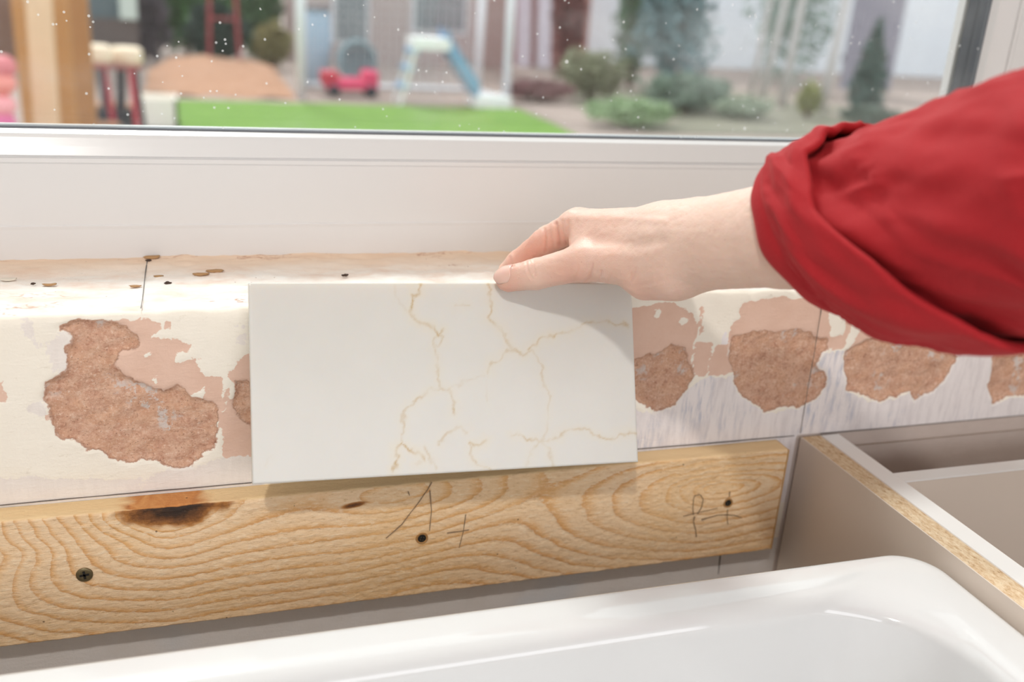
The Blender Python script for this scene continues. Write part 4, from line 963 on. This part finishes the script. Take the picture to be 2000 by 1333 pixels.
def stool(px, py, Y, r, label, seed):
    c = onY(px, py, Y); t = thing('garden_stool', label, 'stool', (c[0], Y, GZ), 'round topped garden stools')
    q = MB(); q.tube([(c[0], Y, c[2] - .06), (c[0], Y, c[2] - .055), (c[0], Y, c[2] + .035), (c[0], Y, c[2] + .05)], [r * .8, r, r, r * .8], 20); q.build('seat', CREAM, t, True)
    q = MB(); q.tube([(c[0], Y, c[2] - .09), (c[0], Y, c[2] - .06)], [r * .95, r * .95], 20); q.build('seat_rim', plain('shaded_red_rim', rgb(170, 84, 84), .6), t, True)  # muted red puts the reddish shade under the seat into the rim
    for k in range(4):
        a = k * math.pi / 2 + .5; q = MB(); q.bar((c[0] + math.cos(a) * r * .5, Y + math.sin(a) * r * .5, c[2] - .07), (c[0] + math.cos(a) * r * 1.1, Y + math.sin(a) * r * 1.1, GZ), .035, .035, (0, 1, .1)); q.build('leg', DARKM if (k + seed) % 4 else REDP, t)
stool(185, 103, 6.6, .105, 'cream topped dark legged stool beside the timber posts', 0); stool(246, 107, 6.8, .105, 'cream topped dark legged stool further from the posts', 1)
cr = gp(305, 247); t = thing('white_crate', 'white open box standing on the ground left of the lawn', 'box', (cr[0], cr[1], GZ))
W_ = MB(); w_ = .17
for a in ((-w_, -w_ + .02, -w_, w_), (w_ - .02, w_, -w_, w_), (-w_, w_, -w_, -w_ + .02), (-w_, w_, w_ - .02, w_)): W_.box(cr[0] + a[0], cr[0] + a[1], cr[1] + a[2], cr[1] + a[3], GZ, GZ + .24)
W_.build('side_walls', plain('white_box_paint', rgb(246, 240, 232), .6, .02), t); box('floor_board', cr[0] - w_, cr[0] + w_, cr[1] - w_, cr[1] + w_, GZ, GZ + .02, CREAM, t)
for px, py, Yq, rr, lab in ((222, 190, 7.2, .17, 'dark plant pot standing between the stools and the white box'), (208, 235, 6.3, .11, 'small dark pot with pale soil in front of the stools')):
    p = onY(px, py, Yq); t = thing('plant_pot', lab, 'pot', (p[0], Yq, GZ), 'dark pots on the paving'); q = MB(); q.tube([(p[0], Yq, GZ), (p[0], Yq, GZ + .22), (p[0], Yq, GZ + .25), (p[0], Yq, GZ + .27)], [rr * .75, rr * .95, rr, rr], 18); q.build('pot', DARKM, t, True)
    q = MB(); q.tube([(p[0], Yq, GZ + .268), (p[0], Yq, GZ + .29)], [rr * .85, rr * .7], 16); q.build('soil', SOIL, t, True)

# --- centre left: hedge and shrubs over the bank
bush_px('garden_shrub', 285, 440, -90, 118, 3200, .07, (34, 84, 40), (86, 146, 62), 'bright green leafy shrub above the bark bank', 'shrub', Y=14.35, seed=3)
bush_px('garden_shrub', 225, 330, -40, 128, 2000, .06, (66, 62, 70), (106, 94, 106), 'dark purple shrub left of the bright green shrub', 'shrub', Y=13.2, seed=4)
bush_px('garden_shrub', 365, 478, 10, 120, 2300, .06, (16, 44, 44), (46, 78, 62), 'dark green shrub in the middle of the bed', 'shrub', Y=13.3, seed=5)
bush_px('garden_shrub', 445, 548, -60, 100, 2200, .08, (52, 92, 56), (112, 142, 98), 'grey green shrub behind the dark one', 'shrub', Y=14.6, seed=6)
bush_px('garden_shrub', 495, 570, 55, 150, 1500, .05, (118, 112, 64), (160, 148, 100), 'yellowish brown shrub beside the white goal post', 'shrub', Y=12.9, seed=7)
rp = onY(438, 100, 12.65); REDD = plain('faded_red_paint', rgb(150, 52, 60), .6); t = thing('red_trestle', 'small red painted frame standing in front of the dark shrubs', 'trestle', (rp[0], 12.65, GZ))
for dx_ in (-.16, .16): q = MB(); q.bar((rp[0] + dx_ * 1.15, 12.62, GZ), (rp[0] + dx_ * .9, 12.68, .92), .045, .04, (0, 1, 0)); q.build('leg', REDD, t)
q = MB(); q.bar((rp[0] - .2, 12.68, .9), (rp[0] + .2, 12.68, .9), .05, .05); q.build('top_bar', REDD, t); q = MB(); q.bar((rp[0] - .17, 12.65, .45), (rp[0] + .17, 12.65, .45), .03, .03); q.build('rung', REDD, t)

# --- goal with net
WHT = plain('white_goal_tube', rgb(232, 234, 240), .4, .02); NETM = plain('white_net_cord', rgb(226, 228, 234), .7)
YG = 10.1
def gx(px, py=150, Y=YG): return onY(px, py, Y)[0]
goal = thing('football_goal', 'white garden football goal with a netted back standing on the lawn edge', 'goal', (gx(780), YG, GZ))
xl, xr = gx(588, 195), gx(988, 200); ztop = 1.55; YB = YG + .95
def gt(name, *pts, r=.045): q = MB(); q.tube(pts, r, 10); q.build(name, WHT, goal, True)
gt('post', (xl, YG, GZ), (xl - .02, YG, ztop)); gt('post', (xr, YG, GZ), (xr - .02, YG, ztop)); gt('crossbar', (xl, YG, ztop), (xr, YG, ztop))
gt('back_stay', (xl + .12, YB, GZ), (xl + .12, YB, ztop - .25)); gt('back_stay', (xr - .06, YB, GZ), (xr - .06, YB, ztop - .25)); gt('back_bar', (xl + .12, YB, ztop - .25), (xr - .06, YB, ztop - .25))
gt('ground_bar', (xl, YG, GZ + .03), (xl + .12, YB, GZ + .03), r=.03); gt('ground_bar', (xr, YG, GZ + .03), (xr - .06, YB, GZ + .03), r=.03); gt('ground_bar', (xl + .12, YB, GZ + .03), (xr - .06, YB, GZ + .03), r=.03)
q = MB(); nxn, nzn = 22, 14
for i in range(nxn + 1): x = xl + .12 + (xr - xl - .18) * i / nxn; q.bar((x, YB, GZ), (x, YB, ztop - .25), .009, .009, (0, 1, 0))
for j in range(nzn + 1): z = GZ + (ztop - .25 - GZ) * j / nzn; q.bar((xl + .12, YB, z), (xr - .06, YB, z), .009, .009)
q.build('net', NETM, goal)

# --- slide, toy car, ball chair
sl = thing('toddler_slide', 'toddler slide with white steps and a pale blue chute on the lawn edge', 'slide', (gx(880), 9.9, GZ))
SW = plain('white_slide_plastic', rgb(246, 246, 248), .4, .01); SB = plain('pale_blue_plastic', rgb(128, 172, 208), .4, .06, 3)
pt = onY(812, 84, 9.9); pe = onY(930, 198, 9.9); pr = onY(868, 84, 9.9)
q = MB(); q.box(pt[0] - .06, pr[0] + .02, 9.72, 10.1, pt[2] - .05, pt[2] + .06); q.build('platform', SW, sl)
n = 12; V = []; wd = .17
for i in range(n + 1):
    f = i / n; x = pr[0] - .02 + (pe[0] - pr[0]) * f; z = pr[2] + .02 + (GZ + .10 - pr[2]) * (f ** .9)
    for yy, zz in ((-wd, .14), (-wd + .03, .14), (-wd + .04, 0), (wd - .04, 0), (wd - .03, .14), (wd, .14), (wd, -.05), (-wd, -.05)): V.append((x, 9.9 + yy, z + zz))
mesh('chute', V, [(i * 8 + k, i * 8 + (k + 1) % 8, (i + 1) * 8 + (k + 1) % 8, (i + 1) * 8 + k) for i in range(n) for k in range(8)], SB, sl)
q = MB(); q.box(pe[0] - .06, pe[0] + .34, 9.72, 10.08, GZ, GZ + .11); q.build('run_out', SW, sl)
for yy in (9.74, 10.06):
    q = MB(); q.bar((pt[0] - .02, yy, pt[2]), (pt[0] - .18, yy, GZ), .03, .03, (0, 1, 0)); q.build('ladder_rail', SW, sl)
for f in (.3, .6, .88): q = MB(); zz = GZ + (pt[2] - GZ) * f; xx = pt[0] - .02 - .16 * (1 - f); q.box(xx - .05, xx + .05, 9.74, 10.06, zz - .015, zz + .015); q.build('step', SB, sl)
car = gp(690, 196); t = thing('toy_car', 'pink and red ride on toy car on the lawn inside the goal', 'toy car', (car[0], 10.45, GZ)); cx_ = gx(685, 170, 10.45)
PINK = plain('pink_plastic', rgb(228, 62, 110), .4, .06)
for x0, x1, z0, z1, nm_, mt in ((-.28, .28, .06, .18, 'body', PINK), (-.32, -.14, .10, .25, 'bonnet', REDP), (.12, .28, .16, .27, 'seat_back', PINK)):
    bm = bmesh.new(); add_box(bm, cx_ + x0, cx_ + x1, 10.3, 10.6, GZ + z0, GZ + z1, .035, 3); from_bm(nm_, bm, mt, t, True)
for wx in (-.2, .2):
    for wy in (10.3, 10.6): q = MB(); q.tube([(cx_ + wx, wy - .03, GZ + .06), (cx_ + wx, wy + .03, GZ + .06)], [.06, .06], 16); q.build('wheel', DARKM, t, True)
bp = onY(697, 118, 11.45); t = thing('egg_chair', 'round teal garden chair behind the pink toy car', 'chair', (bp[0], 11.45, GZ))
TEAL = plain('teal_canvas', rgb(104, 142, 152), .7, .1, 5)
bm = bmesh.new(); bmesh.ops.create_uvsphere(bm, u_segments=24, v_segments=14, radius=.24); bmesh.ops.delete(bm, geom=[v for v in bm.verts if v.co.y < -.13], context='VERTS'); bmesh.ops.translate(bm, vec=bp, verts=bm.verts); o = from_bm('shell', bm, TEAL, t, True); o.modifiers.new('thickness', 'SOLIDIFY').thickness = .03
for k in range(3): a = k * 2.09 + .5; q = MB(); q.bar((bp[0] + .06 * math.cos(a), bp[1] + .06 * math.sin(a), bp[2] - .2), (bp[0] + .22 * math.cos(a), bp[1] + .2 * math.sin(a), GZ), .03, .03, (0, 1, .1)); q.build('leg', DARKM, t)
bb = onY(620, 78, 11.6); t = thing('blue_barrel', 'pale blue rain barrel seen between the goal posts', 'barrel', (bb[0], 11.6, GZ)); q = MB(); q.tube([(bb[0], 11.6, GZ), (bb[0], 11.6, .3), (bb[0], 11.6, .62), (bb[0], 11.6, .66)], [.13, .16, .15, .12], 20); q.build('drum', plain('pale_blue_drum', rgb(150, 180, 204), .5), t, True); q = MB(); q.tube([(bb[0], 11.6, .66), (bb[0], 11.6, .70)], [.165, .15], 20); q.build('lid', DARKM, t, True)

# --- buildings and fences behind
def facade(name, px0, px1, Y, z1, mat, label, cat, wins=(), th=.3):
    a, b = onY(px0, 60, Y)[0], onY(px1, 60, Y)[0]; t = thing(name, label, cat, ((a + b) / 2, Y, GZ)); box('wall', a, b, Y, Y + th, GZ, z1, mat, t)
    for x0, x1, y0, y1, mt in wins:
        p, q_ = onY(x0, y0, Y - .02), onY(x1, y1, Y - .02); fr_ = box('window', p[0] - .05, q_[0] + .05, Y - .04, Y + .02, q_[2] - .05, p[2] + .05, plain('white_window_paint', rgb(214, 214, 220), .6), t)
        box('pane', p[0], q_[0], Y - .05, Y - .035, q_[2], p[2], mt, fr_)
    return t
BRK = plain('mauve_grey_brick', rgb(172, 152, 148), .9, .1, 4); DGL = plain('dark_window_glass', rgb(92, 104, 110), .25, .1)
facade('brick_outhouse', 560, 1000, 14.2, 2.7, BRK, 'mauve grey brick outhouse behind the goal', 'building', ((655, 715, -40, 80, DGL), (812, 905, -40, 62, DGL)))
facade('red_brick_wall', 1000, 1150, 15.0, 2.6, plain('dark_red_brick', rgb(170, 122, 116), .9, .12, 5), 'dull red garden wall right of the outhouse', 'wall')
for px, hh, lab in ((1022, 1.6, 'left pale sheet of two leaning on the red garden wall'), (1062, 1.5, 'right pale sheet of two leaning on the red garden wall')):
    p = onY(px, 70, 14.7); t = thing('pale_board', lab, 'board', (p[0], 14.7, GZ), 'pale boards on the red wall'); q = MB(); q.bar((p[0], 14.6, GZ), (p[0], 14.9, hh), .22, .03, (0, 1, 0)); q.build('board', plain('lilac_board', rgb(222, 212, 224), .7), t)
bush_px('red_shrub', 1082, 1148, -120, 120, 1800, .06, (112, 52, 54), (150, 86, 84), 'tall dark red leaved shrub against the pale wall', 'shrub', Y=13.4, seed=11, cone=False)
bush_px('red_shrub', 985, 1110, 165, 240, 1500, .045, (112, 70, 78), (176, 138, 136), 'low dull red shrub right of the slide', 'shrub', Y=10.4, seed=12)
PW = plain('whitewashed_wall', rgb(228, 232, 240), .85, .05, 2)
facade('white_garden_wall', 1138, 2100, 16.0, 3.2, PW, 'long white wall closing the right of the garden', 'wall')
bush_px('spruce', 1230, 1415, -260, 245, 5200, .06, (74, 110, 116), (150, 176, 182), 'broad blue grey spruce in front of the white wall', 'tree', Y=11.2, cone=True, seed=13)
bush_px('garden_shrub', 1205, 1275, -80, 190, 1400, .05, (60, 96, 62), (104, 136, 96), 'narrow green shrub at the left flank of the spruce', 'shrub', Y=12.2, seed=14)
bush_px('garden_shrub', 1090, 1215, 105, 235, 1700, .045, (116, 128, 92), (176, 170, 146), 'low grey green shrub between the red shrub and the spruce', 'shrub', Y=10.8, seed=15)
bush_px('garden_shrub', 1130, 1330, 200, 255, 1300, .035, (112, 150, 84), (192, 206, 176), 'low pale green ground cover along the window edge', 'shrub', Y=8.6, seed=16)
bush_px('garden_shrub', 1250, 1420, 150, 250, 1600, .045, (96, 118, 104), (150, 168, 150), 'low grey green shrub at the foot of the spruce', 'shrub', Y=9.7, seed=21)
bush_px('garden_shrub', 1400, 1500, 200, 262, 900, .04, (120, 140, 110), (186, 196, 176), 'small pale shrub right of the foot of the spruce', 'shrub', Y=9.3, seed=22)
bush_px('garden_shrub', 1640, 1745, 215, 300, 1200, .04, (84, 98, 88), (130, 142, 130), 'dark low shrub at the foot of the cypress', 'shrub', Y=8.8, seed=23)
bush_px('garden_shrub', 1555, 1600, 170, 262, 700, .035, (120, 126, 60), (176, 176, 110), 'olive yellow tuft among the pale trunks', 'shrub', Y=9.6, seed=17)
bush_px('cypress', 1655, 1735, 40, 290, 2600, .04, (42, 72, 66), (92, 122, 112), 'dark slim cypress near the right side of the window', 'tree', Y=9.2, cone=True, seed=18)
bush_px('garden_shrub', 1480, 1640, -140, 60, 1600, .06, (110, 136, 124), (170, 186, 176), 'hanging grey green foliage of the pale trunks', 'shrub', Y=12.9, seed=19, trunk=False)
for px, Yq, r_, lean, lab in ((1505, 11.5, .05, .10, 'thin leaning grey trunk, leftmost of the pale trunks'), (1478, 11.9, .04, .06, 'thin grey trunk beside the spruce'), (1540, 10.6, .055, .04, 'whitish trunk in the middle of the pale trunks'), (1622, 10.2, .06, .05, 'whitish trunk nearest the cypress')):
    p = onY(px, 150, Yq); t = thing('young_tree', lab, 'tree', (p[0], Yq, GZ), 'pale young trunks at the right'); q = MB(); q.tube([(p[0] - lean, Yq, GZ - .03), (p[0], Yq, .6), (p[0] + lean, Yq, 1.6), (p[0] + lean * 1.5, Yq, 2.4)], [r_, r_ * .9, r_ * .75, r_ * .5], 10); q.build('trunk', plain('pale_bark', rgb(206, 200, 200), .85, .12, 14), t, True)
    q = MB()
    for i in range(4): a = i * 1.7; q.tube([(p[0] + lean * (.6 + i * .1), Yq, 1.2 + i * .25), (p[0] + lean + math.cos(a) * .3, Yq + math.sin(a) * .3, 1.6 + i * .28)], [r_ * .35, r_ * .12], 6)
    q.build('branches', BARK, t, True)
fe = thing('slatted_fence', 'mauve grey slatted fence panel behind the cypress', 'fence', (onY(1720, 60, 12.5)[0], 12.5, GZ))
fa, fb = onY(1660, 60, 12.5)[0], onY(1762, 60, 12.5)[0]; q = MB(); k = 0
for i in range(9): x = fa + (fb - fa) * i / 9; q.box(x, x + (fb - fa) / 9 * .86, 12.5, 12.53, GZ + .05, 2.3)
q.build('slats', plain('mauve_fence', rgb(150, 146, 160), .85, .1, 6), fe)
for zz in (.3, 1.7): q = MB(); q.box(fa, fb, 12.53, 12.58, zz, zz + .1); q.build('rail', plain('fence_rail', rgb(120, 116, 126), .85), fe)
